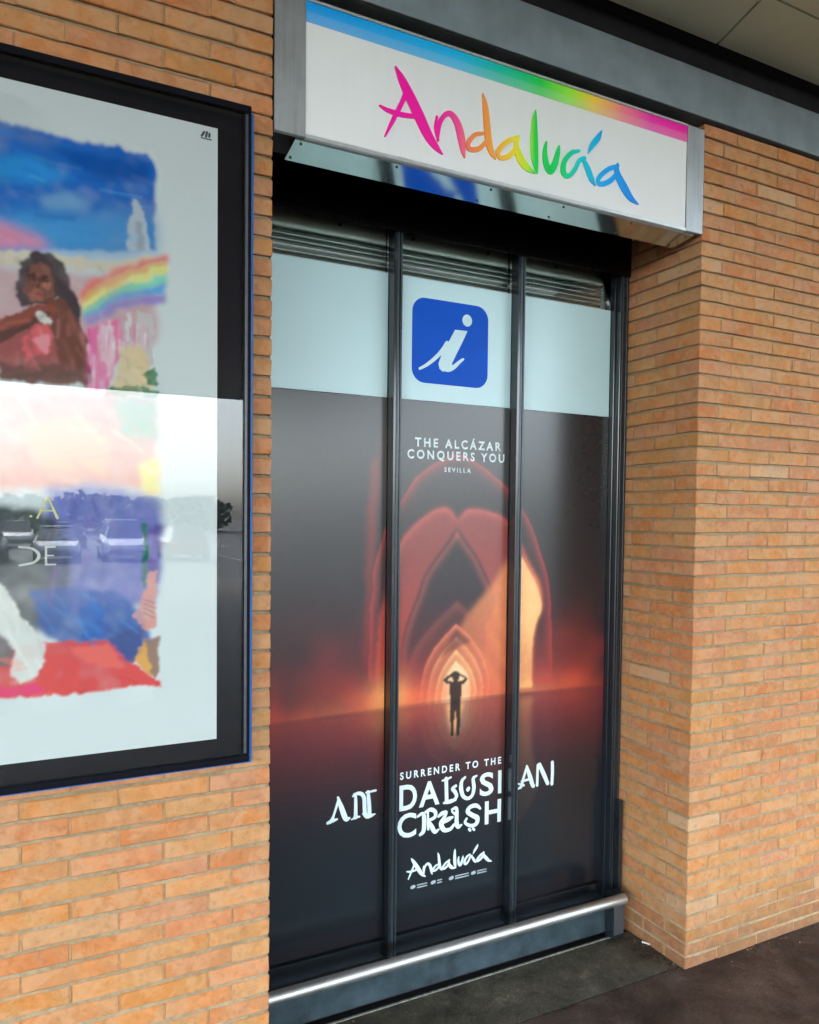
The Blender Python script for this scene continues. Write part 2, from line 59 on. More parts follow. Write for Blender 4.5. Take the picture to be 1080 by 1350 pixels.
# ------------------------------------------------------------------ helpers
def lin(c):
    c = np.asarray(c, float)/255.0
    return np.where(c <= .04045, c/12.92, ((c+.055)/1.055)**2.4)
def tag(o, label=None, cat=None, group=None, kind=None):
    for k, v in (('label', label), ('category', cat), ('group', group), ('kind', kind)):
        if v: o[k] = v
    return o
def link(name, me, mat=None, parent=None):
    o = bpy.data.objects.new(name, me); COL.objects.link(o)
    if mat is not None:
        for m in (mat if isinstance(mat, (list, tuple)) else [mat]): me.materials.append(m)
    if parent is not None: o.parent = parent
    return o
def empty(name, loc=(0, 0, 0)):
    o = bpy.data.objects.new(name, None); o.empty_display_size = .1; o.location = loc; COL.objects.link(o); return o
class MB:
    """collects shapes for one mesh"""
    def __init__(s): s.v = []; s.f = []; s.mi = []; s.smooth = []
    def add(s, v, f, mi=0, sm=False):
        n = len(s.v); s.v += [tuple(p) for p in v]; s.f += [tuple(i+n for i in q) for q in f]
        s.mi += [mi]*len(f); s.smooth += [sm]*len(f); return s
    def box(s, x0, x1, y0, y1, z0, z1, mi=0):
        v = [(x0,y0,z0),(x1,y0,z0),(x1,y1,z0),(x0,y1,z0),(x0,y0,z1),(x1,y0,z1),(x1,y1,z1),(x0,y1,z1)]
        return s.add(v, [(0,3,2,1),(4,5,6,7),(0,1,5,4),(1,2,6,5),(2,3,7,6),(3,0,4,7)], mi)
    def bbox(s, x0, x1, y0, y1, z0, z1, b=.003, mi=0, seg=1):
        bm = bmesh.new(); bmesh.ops.create_cube(bm, size=1)
        for p in bm.verts:
            p.co = Vector(((x0+x1)/2+p.co.x*(x1-x0), (y0+y1)/2+p.co.y*(y1-y0), (z0+z1)/2+p.co.z*(z1-z0)))
        bmesh.ops.bevel(bm, geom=bm.edges[:], offset=b, segments=seg, affect='EDGES', profile=.5)
        bm.verts.index_update()
        s.add([p.co[:] for p in bm.verts], [[q.index for q in f.verts] for f in bm.faces], mi); bm.free(); return s
    def tube(s, a, b, r, n=16, mi=0, cap=True):
        a = Vector(a); b = Vector(b); d = (b-a).normalized()
        u = d.orthogonal().normalized(); w = d.cross(u)
        ring = [u*math.cos(2*math.pi*i/n)*r + w*math.sin(2*math.pi*i/n)*r for i in range(n)]
        v = [a+p for p in ring] + [b+p for p in ring]
        s.add(v, [(i, (i+1) % n, n+(i+1) % n, n+i) for i in range(n)], mi, True)
        if cap: s.add(v, [tuple(range(n))[::-1], tuple(range(n, 2*n))], mi)
        return s
    def poly(s, pts, y, t, mi=0):
        """filled outline in the XZ plane, front at y-t, back at y"""
        n = len(pts); tri = tessellate_polygon([[Vector((p[0], p[1], 0)) for p in pts]])
        v = [(p[0], y-t, p[1]) for p in pts] + [(p[0], y, p[1]) for p in pts]
        f = [tuple(q) for q in tri] + [(i, (i+1) % n, n+(i+1) % n, n+i) for i in range(n)]
        return s.add(v, f, mi)
    def stroke(s, pts, y, t, k=6, mi=0):
        """brush stroke of varying width in the XZ plane"""
        P = [np.array(p, float) for p in pts]; Q = []
        P = [2*P[0]-P[1]] + P + [2*P[-1]-P[-2]]
        for i in range(1, len(P)-2):
            for j in range(k):
                u = j/k; a, b, c, d = P[i-1:i+3]
                Q.append(.5*(2*b+(c-a)*u+(2*a-5*b+4*c-d)*u*u+(3*b-a-3*c+d)*u**3))
        Q.append(P[-2]); Q = np.array(Q); Q[:, 2] = np.maximum(Q[:, 2], .0006)
        T = np.gradient(Q[:, :2], axis=0); T /= np.linalg.norm(T, axis=1)[:, None]+1e-9
        N = np.stack([-T[:, 1], T[:, 0]], 1)
        Lh = Q[:, :2]+N*Q[:, 2:3]; Rh = Q[:, :2]-N*Q[:, 2:3]; m = len(Q)
        def cap(c, tdir, r):
            a0 = math.atan2(tdir[1], tdir[0])
            return [c+r*np.array((math.cos(a0+a), math.sin(a0+a))) for a in np.linspace(math.pi/2, -math.pi/2, 7)[1:-1]]
        e = cap(Q[-1, :2], T[-1], Q[-1, 2]); b = cap(Q[0, :2], -T[0], Q[0, 2])
        loop = list(Lh)+e+list(Rh[::-1])+b; n = len(loop)
        v = [(p[0], y-t, p[1]) for p in loop]+[(p[0], y, p[1]) for p in loop]
        f = [(i, i+1, m+len(e)+(m-2-i), m+len(e)+(m-1-i)) for i in range(m-1)]
        f.append(tuple([m-1]+list(range(m, m+len(e)))+[m+len(e)]))
        f.append(tuple([m+len(e)+m-1]+list(range(2*m+len(e), n))+[0]))
        f += [(i, (i+1) % n, n+(i+1) % n, n+i) for i in range(n)]
        return s.add(v, f, mi)
    def mesh(s, name):
        me = bpy.data.meshes.new(name); me.from_pydata(s.v, [], s.f); me.validate()
        if len(me.polygons) == len(s.f):
            me.polygons.foreach_set('material_index', s.mi); me.polygons.foreach_set('use_smooth', s.smooth)
        me.update(); return me
    def build(s, name, mat=None, parent=None): return link(name, s.mesh(name), mat, parent)

# ------------------------------------------------------------------ materials
W_HALF = .904
def new_mat(name):
    m = bpy.data.materials.new(name); m.use_nodes = True; nt = m.node_tree
    return m, nt, nt.nodes['Principled BSDF']
def N(nt, t, **kw):
    n = nt.nodes.new(t)
    for k, v in kw.items(): setattr(n, k, v)
    return n
def ramp(nt, stops, src, interp='LINEAR'):
    r = N(nt, 'ShaderNodeValToRGB'); r.color_ramp.interpolation = interp
    e = r.color_ramp.elements
    while len(e) < len(stops): e.new(.5)
    for i, (p, c) in enumerate(stops): e[i].position = p; e[i].color = tuple(c)+((1,) if len(c) == 3 else ())
    nt.links.new(src, r.inputs[0]); return r
def noise(nt, scale, detail=4, rough=.55, vec=None, dist=0):
    n = N(nt, 'ShaderNodeTexNoise'); n.inputs['Scale'].default_value = scale; n.inputs['Detail'].default_value = detail
    n.inputs['Roughness'].default_value = rough; n.inputs['Distortion'].default_value = dist
    if vec is None:
        tc = N(nt, 'ShaderNodeTexCoord'); vec = tc.outputs['Object']
    nt.links.new(vec, n.inputs['Vector']); return n
def bump(nt, bs, src, strength, dist=.002):
    b = N(nt, 'ShaderNodeBump'); b.inputs['Strength'].default_value = strength; b.inputs['Distance'].default_value = dist
    nt.links.new(src, b.inputs['Height']); nt.links.new(b.outputs[0], bs.inputs['Normal']); return b
def mix(nt, a, b, fac, mode='MIX'):
    m = N(nt, 'ShaderNodeMix', data_type='RGBA', blend_type=mode)
    for i, x in ((0, fac), (6, a), (7, b)):
        if hasattr(x, 'node'): nt.links.new(x, m.inputs[i])
        elif i == 0: m.inputs[0].default_value = x
        else: m.inputs[i].default_value = tuple(x)+((1,) if len(x) == 3 else ())
    return m.outputs[2]
def simple(name, col, rough=.5, metal=0., spec=.5, grain=.12, gscale=60, bmp=.0, coat=0., drips=0.):
    """plain paint/metal with a little mottling in colour and gloss"""
    m, nt, b = new_mat(name)
    n = noise(nt, gscale, 5)
    c = np.array(col)
    r = ramp(nt, [(.3, c*(1-grain)), (.7, np.minimum(c*(1+grain), 1))], n.outputs[0])
    out = r.outputs[0]
    if drips:    # rain and dust runs down the face
        tc = N(nt, 'ShaderNodeTexCoord'); mp = N(nt, 'ShaderNodeMapping'); mp.inputs['Scale'].default_value = (1, 1, .06)
        nt.links.new(tc.outputs['Object'], mp.inputs[0]); nd = noise(nt, 38, 6, .7, mp.outputs[0])
        rd = ramp(nt, [(.36, (1-drips,)*3), (.52, (1, 1, 1)), (.72, (1+drips*.4,)*3)], nd.outputs[0]); out = mix(nt, out, rd.outputs[0], 1, 'MULTIPLY')
    nt.links.new(out, b.inputs['Base Color'])
    n2 = noise(nt, gscale*.13, 4)
    mr = N(nt, 'ShaderNodeMapRange'); mr.inputs[3].default_value = max(rough*.75, .02); mr.inputs[4].default_value = min(rough*1.25, 1)
    nt.links.new(n2.outputs[0], mr.inputs[0]); nt.links.new(mr.outputs[0], b.inputs['Roughness'])
    b.inputs['Metallic'].default_value = metal; b.inputs['Specular IOR Level'].default_value = spec
    b.inputs['Coat Weight'].default_value = coat; b.inputs['Coat Roughness'].default_value = .08
    if bmp: bump(nt, b, n.outputs[0], bmp, .001)
    return m
def brick_mat(name, from_attr):
    m, nt, b = new_mat(name)
    if from_attr:
        a = N(nt, 'ShaderNodeAttribute', attribute_name='shade'); rnd = a.outputs['Fac']
    else:
        a = N(nt, 'ShaderNodeObjectInfo'); rnd = a.outputs['Random']
    tc = N(nt, 'ShaderNodeTexCoord')
    off = N(nt, 'ShaderNodeVectorMath', operation='MULTIPLY_ADD')
    cmb = N(nt, 'ShaderNodeCombineXYZ')
    for i in range(3): nt.links.new(rnd, cmb.inputs[i])
    nt.links.new(cmb.outputs[0], off.inputs[0]); off.inputs[1].default_value = (37, 91, 53); nt.links.new(tc.outputs['Object'], off.inputs[2])
    vec = off.outputs[0]
    base = ramp(nt, [(0, (0.435,0.198,0.078)), (.14, (0.449,0.215,0.078)), (.26, (0.425,0.176,0.069)), (.38, (0.454,0.228,0.091)), (.5, (0.441,0.196,0.089)),
                     (.62, (0.454,0.220,0.082)), (.72, (0.447,0.198,0.097)), (.82, (0.430,0.204,0.067)), (.9, (0.466,0.246,0.112)), (.975, (0.497,0.310,0.173))], rnd, 'CONSTANT')
    n1 = noise(nt, 13, 5, .6, vec, .6); n2 = noise(nt, 42, 6, .65, vec); n3 = noise(nt, 170, 4, .6, vec)
    p1 = ramp(nt, [(.45, (0,0,0)), (.56, (.8,.8,.8)), (.7, (1,1,1))], n1.outputs[0])
    c1 = mix(nt, base.outputs[0], (.56,.31,.16), N(nt, 'ShaderNodeMath', operation='MULTIPLY').outputs[0])
    mm = c1.node.inputs[0].links[0].from_node; nt.links.new(p1.outputs[0], mm.inputs[0]); mm.inputs[1].default_value = .5
    p2 = ramp(nt, [(.30, (.74,.69,.64)), (.46, (1,1,1)), (.70, (1.1,1.1,1.1))], n2.outputs[0])
    c2 = mix(nt, c1, p2.outputs[0], .75, 'MULTIPLY')
    # hue drift inside one brick: redder and yellower clouds from the kiln
    n4 = noise(nt, 7, 3, .5, vec, 1.2)
    p4 = ramp(nt, [(.38, (.94,.96,1.0)), (.5, (1,1,1)), (.62, (1.06,.86,.66))], n4.outputs[0])
    c3 = mix(nt, c2, p4.outputs[0], .8, 'MULTIPLY')
    # dark pits
    p3 = ramp(nt, [(.27, (.35,.3,.26)), (.33, (1,1,1))], n3.outputs[0])
    c4 = mix(nt, c3, p3.outputs[0], .8, 'MULTIPLY')
    # rain-splash dirt low on the wall, with an uneven upper edge
    geo = N(nt, 'ShaderNodeNewGeometry'); sep = N(nt, 'ShaderNodeSeparateXYZ'); nt.links.new(geo.outputs['Position'], sep.inputs[0])
    nd = noise(nt, 14, 7, .72, geo.outputs['Position'])
    ma = N(nt, 'ShaderNodeMath', operation='MULTIPLY_ADD'); nt.links.new(nd.outputs[0], ma.inputs[0]); ma.inputs[1].default_value = .62
    nt.links.new(sep.outputs[2], ma.inputs[2])
    pd = ramp(nt, [(.33, (1,1,1)), (.47, (.45,.45,.45)), (.66, (0,0,0))], ma.outputs[0])
    dm = N(nt, 'ShaderNodeMath', operation='MULTIPLY'); nt.links.new(pd.outputs[0], dm.inputs[0]); dm.inputs[1].default_value = .72
    c5 = mix(nt, c4, (.16,.085,.045), dm.outputs[0])
    nt.links.new(c5, b.inputs['Base Color'])
    b.inputs['Roughness'].default_value = .78; b.inputs['Specular IOR Level'].default_value = .3
    bump(nt, b, n2.outputs[0], .35, .0025)
    return m
M_brick = brick_mat('fired_brick', False); M_brick_joined = brick_mat('fired_brick_joined', True)
def mortar_mat():
    m, nt, b = new_mat('mortar')
    n = noise(nt, 55, 6, .7); n2 = noise(nt, 5, 4)
    r = ramp(nt, [(.3, (.27,.205,.12)), (.7, (.43,.335,.21))], n.outputs[0])
    r2 = ramp(nt, [(.35, (.72,.7,.66)), (.65, (1.05,1.05,1.05))], n2.outputs[0])
    nt.links.new(mix(nt, r.outputs[0], r2.outputs[0], 1, 'MULTIPLY'), b.inputs['Base Color'])
    b.inputs['Roughness'].default_value = .9; bump(nt, b, n.outputs[0], .8, .004); return m
M_mortar = mortar_mat()
def floor_mat(name, c0, c1, c2, rough0, rough1):
    m, nt, b = new_mat(name)
    big = noise(nt, 3.2, 7, .68, None, .5); mid = noise(nt, 9, 8, .72); fine = noise(nt, 190, 5, .65)
    r1 = ramp(nt, [(.32, c0), (.5, c1), (.7, c2)], big.outputs[0])
    r2 = ramp(nt, [(.34, (.16,.14,.12)), (.44, (.8,.8,.8)), (.55, (1,1,1)), (.70, (1.9,1.85,1.7))], mid.outputs[0])
    r3 = ramp(nt, [(.3, (.6,.6,.6)), (.55, (1,1,1)), (.74, (1.6,1.6,1.55))], fine.outputs[0])
    c = mix(nt, mix(nt, r1.outputs[0], r2.outputs[0], .8, 'MULTIPLY'), r3.outputs[0], .8, 'MULTIPLY')
    nt.links.new(c, b.inputs['Base Color'])
    rr = ramp(nt, [(.35, (rough0,)*3), (.65, (rough1,)*3)], mid.outputs[0]); nt.links.new(rr.outputs[0], b.inputs['Roughness'])
    fl = noise(nt, 75, 3, .5); rf = ramp(nt, [(.60, (1,1,1)), (.68, (1.9,1.85,1.75))], fl.outputs[0])
    c = mix(nt, c, rf.outputs[0], .7, 'MULTIPLY'); nt.links.new(c, b.inputs['Base Color'])
    b.inputs['Specular IOR Level'].default_value = .22
    bump(nt, b, fine.outputs[0], .5, .003); return m
M_pave = floor_mat('dark_pavement', (.024,.017,.014), (.060,.040,.031), (.108,.078,.062), .42, .68)
M_slab = floor_mat('worn_slab', (.03,.027,.02), (.08,.073,.053), (.13,.12,.09), .55, .85)
M_asphalt = floor_mat('pale_car_park_paving', (.08,.08,.078), (.10,.10,.098), (.125,.125,.122), .7, .9)
M_sign_steel = simple('satin_steel', (.40,.43,.44), .42, .85, grain=.1, gscale=9, drips=.14)
M_transom = simple('black_panel_recess_shade', (.0025,.0025,.003), .2, 0, .2)  # black panel, colour taken below real black to stand in for the unlit recess
M_mirror_steel = simple('bright_steel', (.60,.64,.61), .12, 1., grain=.05, gscale=12)
M_tube = simple('polished_tube', (.52,.53,.52), .48, 1., grain=.06, gscale=80)
M_trim = simple('pale_aluminium', (.62,.66,.66), .35, .7, grain=.06)
M_screw = simple('screw_head', (.06,.065,.065), .5, .6)
M_black_metal = simple('black_anodised', (.012,.017,.022), .16, .0, .75, grain=.25, gscale=25)
M_black_matt = simple('matt_black', (.010,.010,.011), .7, grain=.3)
M_groove = simple('profile_grey', (.038,.052,.062), .3, .4, grain=.15)
M_kick = simple('blue_grey_plate', (.034,.055,.068), .45, .25, grain=.55, gscale=11, bmp=.15)
M_beam = simple('grey_painted_steel', (.20,.255,.285), .5, .1, grain=.16, gscale=7, bmp=.08, drips=.05)
M_soffit = simple('soffit_panel', (.62,.73,.57), .75, grain=.08, gscale=3, bmp=.05)
M_shutter = simple('shutter_grey', (.62,.69,.66), .5, grain=.1, gscale=10)
M_shutter_dark = simple('shutter_slat', (.055,.07,.068), .45, grain=.12, gscale=20)
M_blue_rim = simple('blue_painted_rim', (.003,.13,.48), .45, grain=.12)
M_case = simple('case_black', (.004,.0045,.008), .5, 0, .08, grain=.2)
M_case_edge = simple('case_edge_grey', (.07,.075,.085), .35, .3, grain=.15)
M_sign_white = simple('sign_acrylic', (.80,.84,.845), .22, grain=.015, gscale=4, drips=.012)
M_film = simple('white_window_film', (.52,.74,.79), .32, grain=.03, gscale=3)
M_vinyl_white = simple('white_vinyl', (.66,.78,.82), .4, grain=.03)
M_info_blue = simple('info_blue', (.0,.085,.56), .4, 0, .12, grain=.05, gscale=6)
M_strip = simple('worn_metal_strip', (.22,.22,.20), .5, .4, grain=.4, gscale=40)
M_room = simple('room_dark', (.02,.02,.021), .9)
M_litter = simple('cigarette_paper', (.6,.57,.5), .9)
def attr_print(name, rough, spec=.5):
    m, nt, b = new_mat(name)
    a = N(nt, 'ShaderNodeAttribute', attribute_name='ink'); nt.links.new(a.outputs['Color'], b.inputs['Base Color'])
    b.inputs['Roughness'].default_value = rough; b.inputs['Specular IOR Level'].default_value = spec; return m
M_poster_ink = attr_print('poster_ink', .7, .04)
M_door_ink = attr_print('door_print_ink', .23, .62)
def gradient_x(name, stops, x0, x1, rough=.3, hatch=False):
    m, nt, b = new_mat(name)
    tc = N(nt, 'ShaderNodeTexCoord'); sp = N(nt, 'ShaderNodeSeparateXYZ'); nt.links.new(tc.outputs['Object'], sp.inputs[0])
    mr = N(nt, 'ShaderNodeMapRange'); mr.inputs[1].default_value = x0; mr.inputs[2].default_value = x1
    nt.links.new(sp.outputs[0], mr.inputs[0])
    r = ramp(nt, [(p, np.minimum(lin(c)*1.7, .95)) for p, c in stops], mr.outputs[0]); out = r.outputs[0]
    if hatch:   # halftone screen of the printed band: lighter dots growing towards its lower edge
        mz = N(nt, 'ShaderNodeMapRange'); mz.inputs[1].default_value = 3.424-3.28; mz.inputs[2].default_value = 3.486-3.28
        nt.links.new(sp.outputs[2], mz.inputs[0])
        rz = ramp(nt, [(0, (.24,)*3), (.45, (.16,)*3), (.56, (.04,)*3), (1, (0,)*3)], mz.outputs[0])
        wv = N(nt, 'ShaderNodeTexWave', wave_type='BANDS', bands_direction='DIAGONAL'); wv.inputs['Scale'].default_value = 46
        nt.links.new(tc.outputs['Object'], wv.inputs['Vector'])
        mu = N(nt, 'ShaderNodeMath', operation='MULTIPLY'); nt.links.new(wv.outputs['Fac'], mu.inputs[0]); mu.inputs[1].default_value = .5
        ad = N(nt, 'ShaderNodeMath', operation='ADD'); nt.links.new(mu.outputs[0], ad.inputs[0]); ad.inputs[1].default_value = .75
        mf = N(nt, 'ShaderNodeMath', operation='MULTIPLY'); nt.links.new(ad.outputs[0], mf.inputs[0]); nt.links.new(rz.outputs[0], mf.inputs[1])
        out = mix(nt, out, (.62,.74,.74), mf.outputs[0])
    nt.links.new(out, b.inputs['Base Color']); b.inputs['Roughness'].default_value = rough; return m
M_script = gradient_x('rainbow_ink', [(0, (236,0,130)), (.2, (232,20,128)), (.265, (232,62,124)), (.31, (240,112,66)), (.40, (240,134,48)),
    (.47, (205,180,40)), (.525, (150,190,40)), (.553, (20,172,60)), (.67, (0,172,90)), (.74, (0,165,175)), (.84, (0,135,200)), (1, (0,105,190))], .354, 1.458)
M_stripe = gradient_x('rainbow_band', [(0, (0,128,204)), (.2, (0,138,206)), (.33, (0,150,200)), (.44, (0,160,140)), (.55, (10,172,60)), (.63, (120,195,40)),
    (.70, (226,170,50)), (.79, (232,105,110)), (.88, (228,30,140)), (1, (226,0,130))], .104-W_HALF, 1.712-W_HALF, .25, True)
def glass_mat(name, ior, tint=(.995,1,.998)):
    m = bpy.data.materials.new(name); m.use_nodes = True; nt = m.node_tree; nt.nodes.clear()
    o = N(nt, 'ShaderNodeOutputMaterial'); mx = N(nt, 'ShaderNodeMixShader'); t = N(nt, 'ShaderNodeBsdfTransparent'); g = N(nt, 'ShaderNodeBsdfGlossy')
    t.inputs[0].default_value = tuple(tint)+(1,); g.inputs['Roughness'].default_value = .006; g.inputs[0].default_value = (1, 1, 1, 1)
    fr = N(nt, 'ShaderNodeFresnel'); fr.inputs[0].default_value = ior
    nt.links.new(fr.outputs[0], mx.inputs[0]); nt.links.new(t.outputs[0], mx.inputs[1]); nt.links.new(g.outputs[0], mx.inputs[2])
    nt.links.new(mx.outputs[0], o.inputs[0]); return m
M_glass = glass_mat('door_glass', 1.45, (.93,.97,.96)); M_case_glass = glass_mat('case_glass', 1.41)

# ------------------------------------------------------------------ dimensions (metres): wall face y = 0, floor z = 0
W = 1.808           # width of the door recess
ROW = .06           # brick course
BR = .252           # brick length with joint
GLY = .466          # face of the films on the door glass
# ------------------------------------------------------------------ ground
g = MB(); g.add([(-200,-19.62,-.13),(200,-19.62,-.13),(200,-260,-.13),(-200,-260,-.13)], [(3,2,1,0)])
tag(g.build('car_park_ground', M_asphalt), kind='structure')
g = MB(); g.box(-60, 60, -19.6, .022, -.3, 0); tag(g.build('pavement', M_pave), kind='structure')
g = MB(); g.box(-.01, W+.006, .030, .335, -.25, -.0015); tag(g.build('recess_floor', M_slab), kind='structure')
g = MB(); g.box(-60, 60, -19.8, -19.603, -.3, .004); tag(g.build('kerb', simple('kerb_concrete', (.32,.31,.29), .85)), kind='structure')
g = MB()
for i in range(-12, 13):
    for yy in (-33, -47): g.add([(i*2.6-.05,yy-2.6,-.126),(i*2.6+.05,yy-2.6,-.126),(i*2.6+.05,yy+2.6,-.126),(i*2.6-.05,yy+2.6,-.126)], [(0,1,2,3)])
tag(g.build('bay_markings', simple('road_paint', (.7,.7,.68), .7)), kind='structure')

# ------------------------------------------------------------------ brick walls
M_perpend = simple('cross_joint_mortar', (.36,.20,.095), .9, grain=.25, gscale=40, bmp=.3)
brick_cache = {}
def brick_mesh(lx, ly, var):
    """one hand-thrown looking brick: soft arrises, a waist vertex ring, slightly uneven faces (about 40 triangles)"""
    key = (round(lx, 3), round(ly, 3), var)
    if key in brick_cache: return brick_cache[key]
    rn = random.Random(hash(key) & 0xffff)
    h = .050; c = .0028
    bm = bmesh.new(); bmesh.ops.create_cube(bm, size=1)
    for v in bm.verts: v.co = Vector(((v.co.x+.5)*lx, (v.co.y+.5)*ly, (v.co.z+.5)*h))
    bmesh.ops.bevel(bm, geom=bm.edges[:], offset=c, segments=1, affect='EDGES', profile=.5)
    bmesh.ops.bisect_plane(bm, geom=bm.verts[:]+bm.edges[:]+bm.faces[:], plane_co=(lx*rn.uniform(.35,.65), ly/2, 0), plane_no=(1, 0, 0))
    for v in bm.verts: v.co += Vector((rn.uniform(-.0014,.0014), rn.uniform(-.0011,.0011), rn.uniform(-.0016,.0016)))
    me = bpy.data.meshes.new('brick'); bm.to_mesh(me); bm.free(); me.materials.append(M_brick)
    brick_cache[key] = me; return me
def row_z(k): return k*ROW-.008
def layout_left():
    out = []      # (x0, y0, lx, ly, row)
    for k in range(0, 59):
        x = -.006
        first = .187 if k % 2 == 0 else .116
        out.append((x-first+.006, .0, first, .115 if k % 2 == 0 else .24, k)); x = -first-.005
        if k % 2: out.append((x-.195, 0, .195, .115, k)); x -= .20
        while x > -4.2: out.append((x-BR+.005, 0, BR-.005, .115, k)); x -= BR
        y = .125 if k % 2 == 0 else .25
        while y < .40:
            l = min(.242, .44-y); out.append((-.115, y, .115, l, k)); y += l+.01
    return out
def layout_right():
    out = []
    for k in range(0, 59):
        first = .187 if k % 2 == 0 else .116
        out.append((W, 0, first, .115 if k % 2 == 0 else .24, k)); x = W+first+.005
        if k % 2: out.append((x, 0, .195, .115, k)); x += .20
        while x < 6.2: out.append((x, 0, BR-.005, .115, k)); x += BR
        y = .125 if k % 2 == 0 else .25
        while y < .40:
            l = min(.242, .44-y); out.append((W, y, .115, l, k)); y += l+.01
    return out
def project(p):
    q = cam.matrix_world.inverted() @ Vector(p)
    if q.z > -.05: return (9, 9)
    return (-q.x/q.z*996.45/1080+.497, .5-(-q.y/q.z)*996.45/1350+.0291)
def build_wall(name, bricks, core_boxes, label, visible):
    root = MB()
    for b in core_boxes: root.box(*b)
    # weathered joints: mortar sloping back from the lower brick to the one above it; flush cross joints
    right = core_boxes[0][0] > 0
    for k in range(0, 58):
        za, zb = row_z(k)+.0485, row_z(k)+.0605
        xa, xb = (W+.002, 6.3) if right else (-4.3, -.002)
        root.add([(xa,.0022,za),(xb,.0022,za),(xb,.0105,zb),(xa,.0105,zb)], [(0,1,2,3)])
        xe, xi = (W+.0022, W+.0105) if right else (-.0022, -.0105)
        root.add([(xe,.002,za),(xe,.44,za),(xi,.44,zb),(xi,.002,zb)], [(0,1,2,3)])
    for (x, y, lx, ly, k) in bricks:
        if y < .01: e = x+lx if right else x; root.box(min(e,e+(.006 if right else -.006)), max(e,e+(.006 if right else -.006)), .0016, .02, row_z(k), row_z(k)+.0495, 1)
        if right and x < W+.001: root.box(W+.0016, W+.02, y+ly, y+ly+.0105, row_z(k), row_z(k)+.0495, 1)
    root = root.build(name, [M_mortar, M_perpend]); tag(root, label, 'brick wall')
    seen = [b for b in bricks if visible(b)]; rest = [b for b in bricks if not visible(b)]
    if len(seen) > 300:
        seen.sort(key=lambda b: visible(b)); rest += seen[300:]; seen = seen[:300]
    rn = random.Random(len(name)*31+5)
    for (x, y, lx, ly, k) in seen:
        o = bpy.data.objects.new('brick', brick_mesh(lx, ly, rn.randrange(6))); COL.objects.link(o); o.parent = root
        o.location = (x, y+rn.uniform(-.0018,.0016), row_z(k)+rn.uniform(-.0012,.0012)); o.rotation_euler = (0, rn.uniform(-.003,.003), rn.uniform(-.003,.003))
    mb = MB(); sh = []
    for (x, y, lx, ly, k) in rest:
        me = brick_mesh(lx, ly, rn.randrange(6)); o = Vector((x, y+rn.uniform(-.0018,.0016), row_z(k)+rn.uniform(-.0012,.0012)))
        mb.add([v.co+o for v in me.vertices], [tuple(p.vertices) for p in me.polygons]); sh += [rn.random()]*len(me.polygons)
    j = mb.build('brickwork', M_brick_joined, root); j['kind'] = 'stuff'
    a = j.data.attributes.new('shade', 'FLOAT', 'FACE'); a.data.foreach_set('value', sh)
    return root
def in_view(b):
    x, y, lx, ly, k = b
    best = None
    for px in (x, x+lx/2, x+lx):
        for py in ((0, ly) if abs(x-W) < .01 else (0,)):
            u, v = project((px, y+py, row_z(k)+.025))
            if -.01 < u < 1.01 and -.015 < v < 1.015:
                d = (Vector((px, y+py, row_z(k)))-cam.location).length
                best = d if best is None else min(best, d)
    return best
def vis_left(b):
    x, y, lx, ly, k = b
    if y > .01: return None
    if row_z(k) > 1.16 and row_z(k)+.05 < 3.09 and x+lx < -.085: return None   # behind the poster case
    return in_view(b)
def vis_right(b):
    x, y, lx, ly, k = b
    d = in_view(b)
    if d is None: return None
    if y > .01 and row_z(k) > 3.05: return None          # behind the sign
    return d
build_wall('brick_wall', layout_left(), [(-4.3, -.0125, .0125, .44, -.2, 3.517)],
           'orange brick wall behind the framed poster, left of the doors', vis_left)
build_wall('brick_wall', layout_right(), [(W+.0125, 6.3, .0125, .44, -.2, 3.517)],
           'orange brick wall with its corner turning into the recess, right of the doors', vis_right)

# ------------------------------------------------------------------ beam, upper wall, canopy
b = MB(); b.bbox(-9, 7.5, -.012, .0, 3.537, 3.722, .002); b.box(-9, 7.5, .0, .085, 3.537, 3.547); b.box(-9, 7.5, .0, .085, 3.712, 3.7215)
bo = b.build('steel_beam', M_beam); tag(bo, 'long grey painted steel beam running above the rainbow sign and both brick walls', 'steel beam')
b = MB(); b.box(-9, 7.5, .09, .45, 3.519, 4.3)
bo = b.build('upper_wall', M_black_matt); tag(bo, 'black recessed wall strip between the grey beam and the ceiling panels', 'wall')
can = empty('canopy', (0, -5, 3.85)); tag(can, 'canopy with greenish grey ceiling panels, stepped up to an added high roof', 'canopy')
b = MB(); b.box(-9, 7.5, -1.6+5, .089+5, .03, .30); b.build('roof_deck', M_black_matt, can)
b = MB(); b.box(-9, 7.5, -19.3+5, -1.62+5, 1.35, 1.75); b.build('added_high_roof', simple('added_high_roof_underside', (.30,.31,.30), .8), can)  # raised roof added out of view to even out daylight on the wall
b = MB(); b.box(-9, 7.5, -1.618+5, -1.602+5, -.02, 1.349); b.build('added_upstand', M_beam, can)  # step added to join the low soffit to the raised roof
b = MB(); b.bbox(-9, 7.5, -19.45+5, -19.302+5, 1.33, 1.80, .01); b.build('fascia', M_beam, can)
ys = [0.0, -.296, -.94, -1.595]
SK = .28
pan = {}
far = MB()
for r in range(len(ys)-1):
    y0, y1 = ys[r]-.005, ys[r+1]+.005
    for i in range(-9, 5):
        xa = 1.866+i*1.24+(.37 if r % 2 == 0 and r else 0)+.006; xb = xa+1.228
        v = []
        for z in (-.0+.0, .022):
            v += [(xa+SK*y0, y0, z), (xb+SK*y0, y0, z), (xb+SK*y1, y1, z), (xa+SK*y1, y1, z)]
        f = [(0,3,2,1)[::-1], (4,5,6,7)[::-1], (0,1,5,4), (1,2,6,5), (2,3,7,6), (3,0,4,7)]
        if r < 5 and -2 <= i <= 1:
            m = MB(); m.add(v, f); o = m.build('ceiling_panel', M_soffit, can); o.location = (0, 5, 0)
        else: far.add([(p[0], p[1]+5, p[2]) for p in v], f)
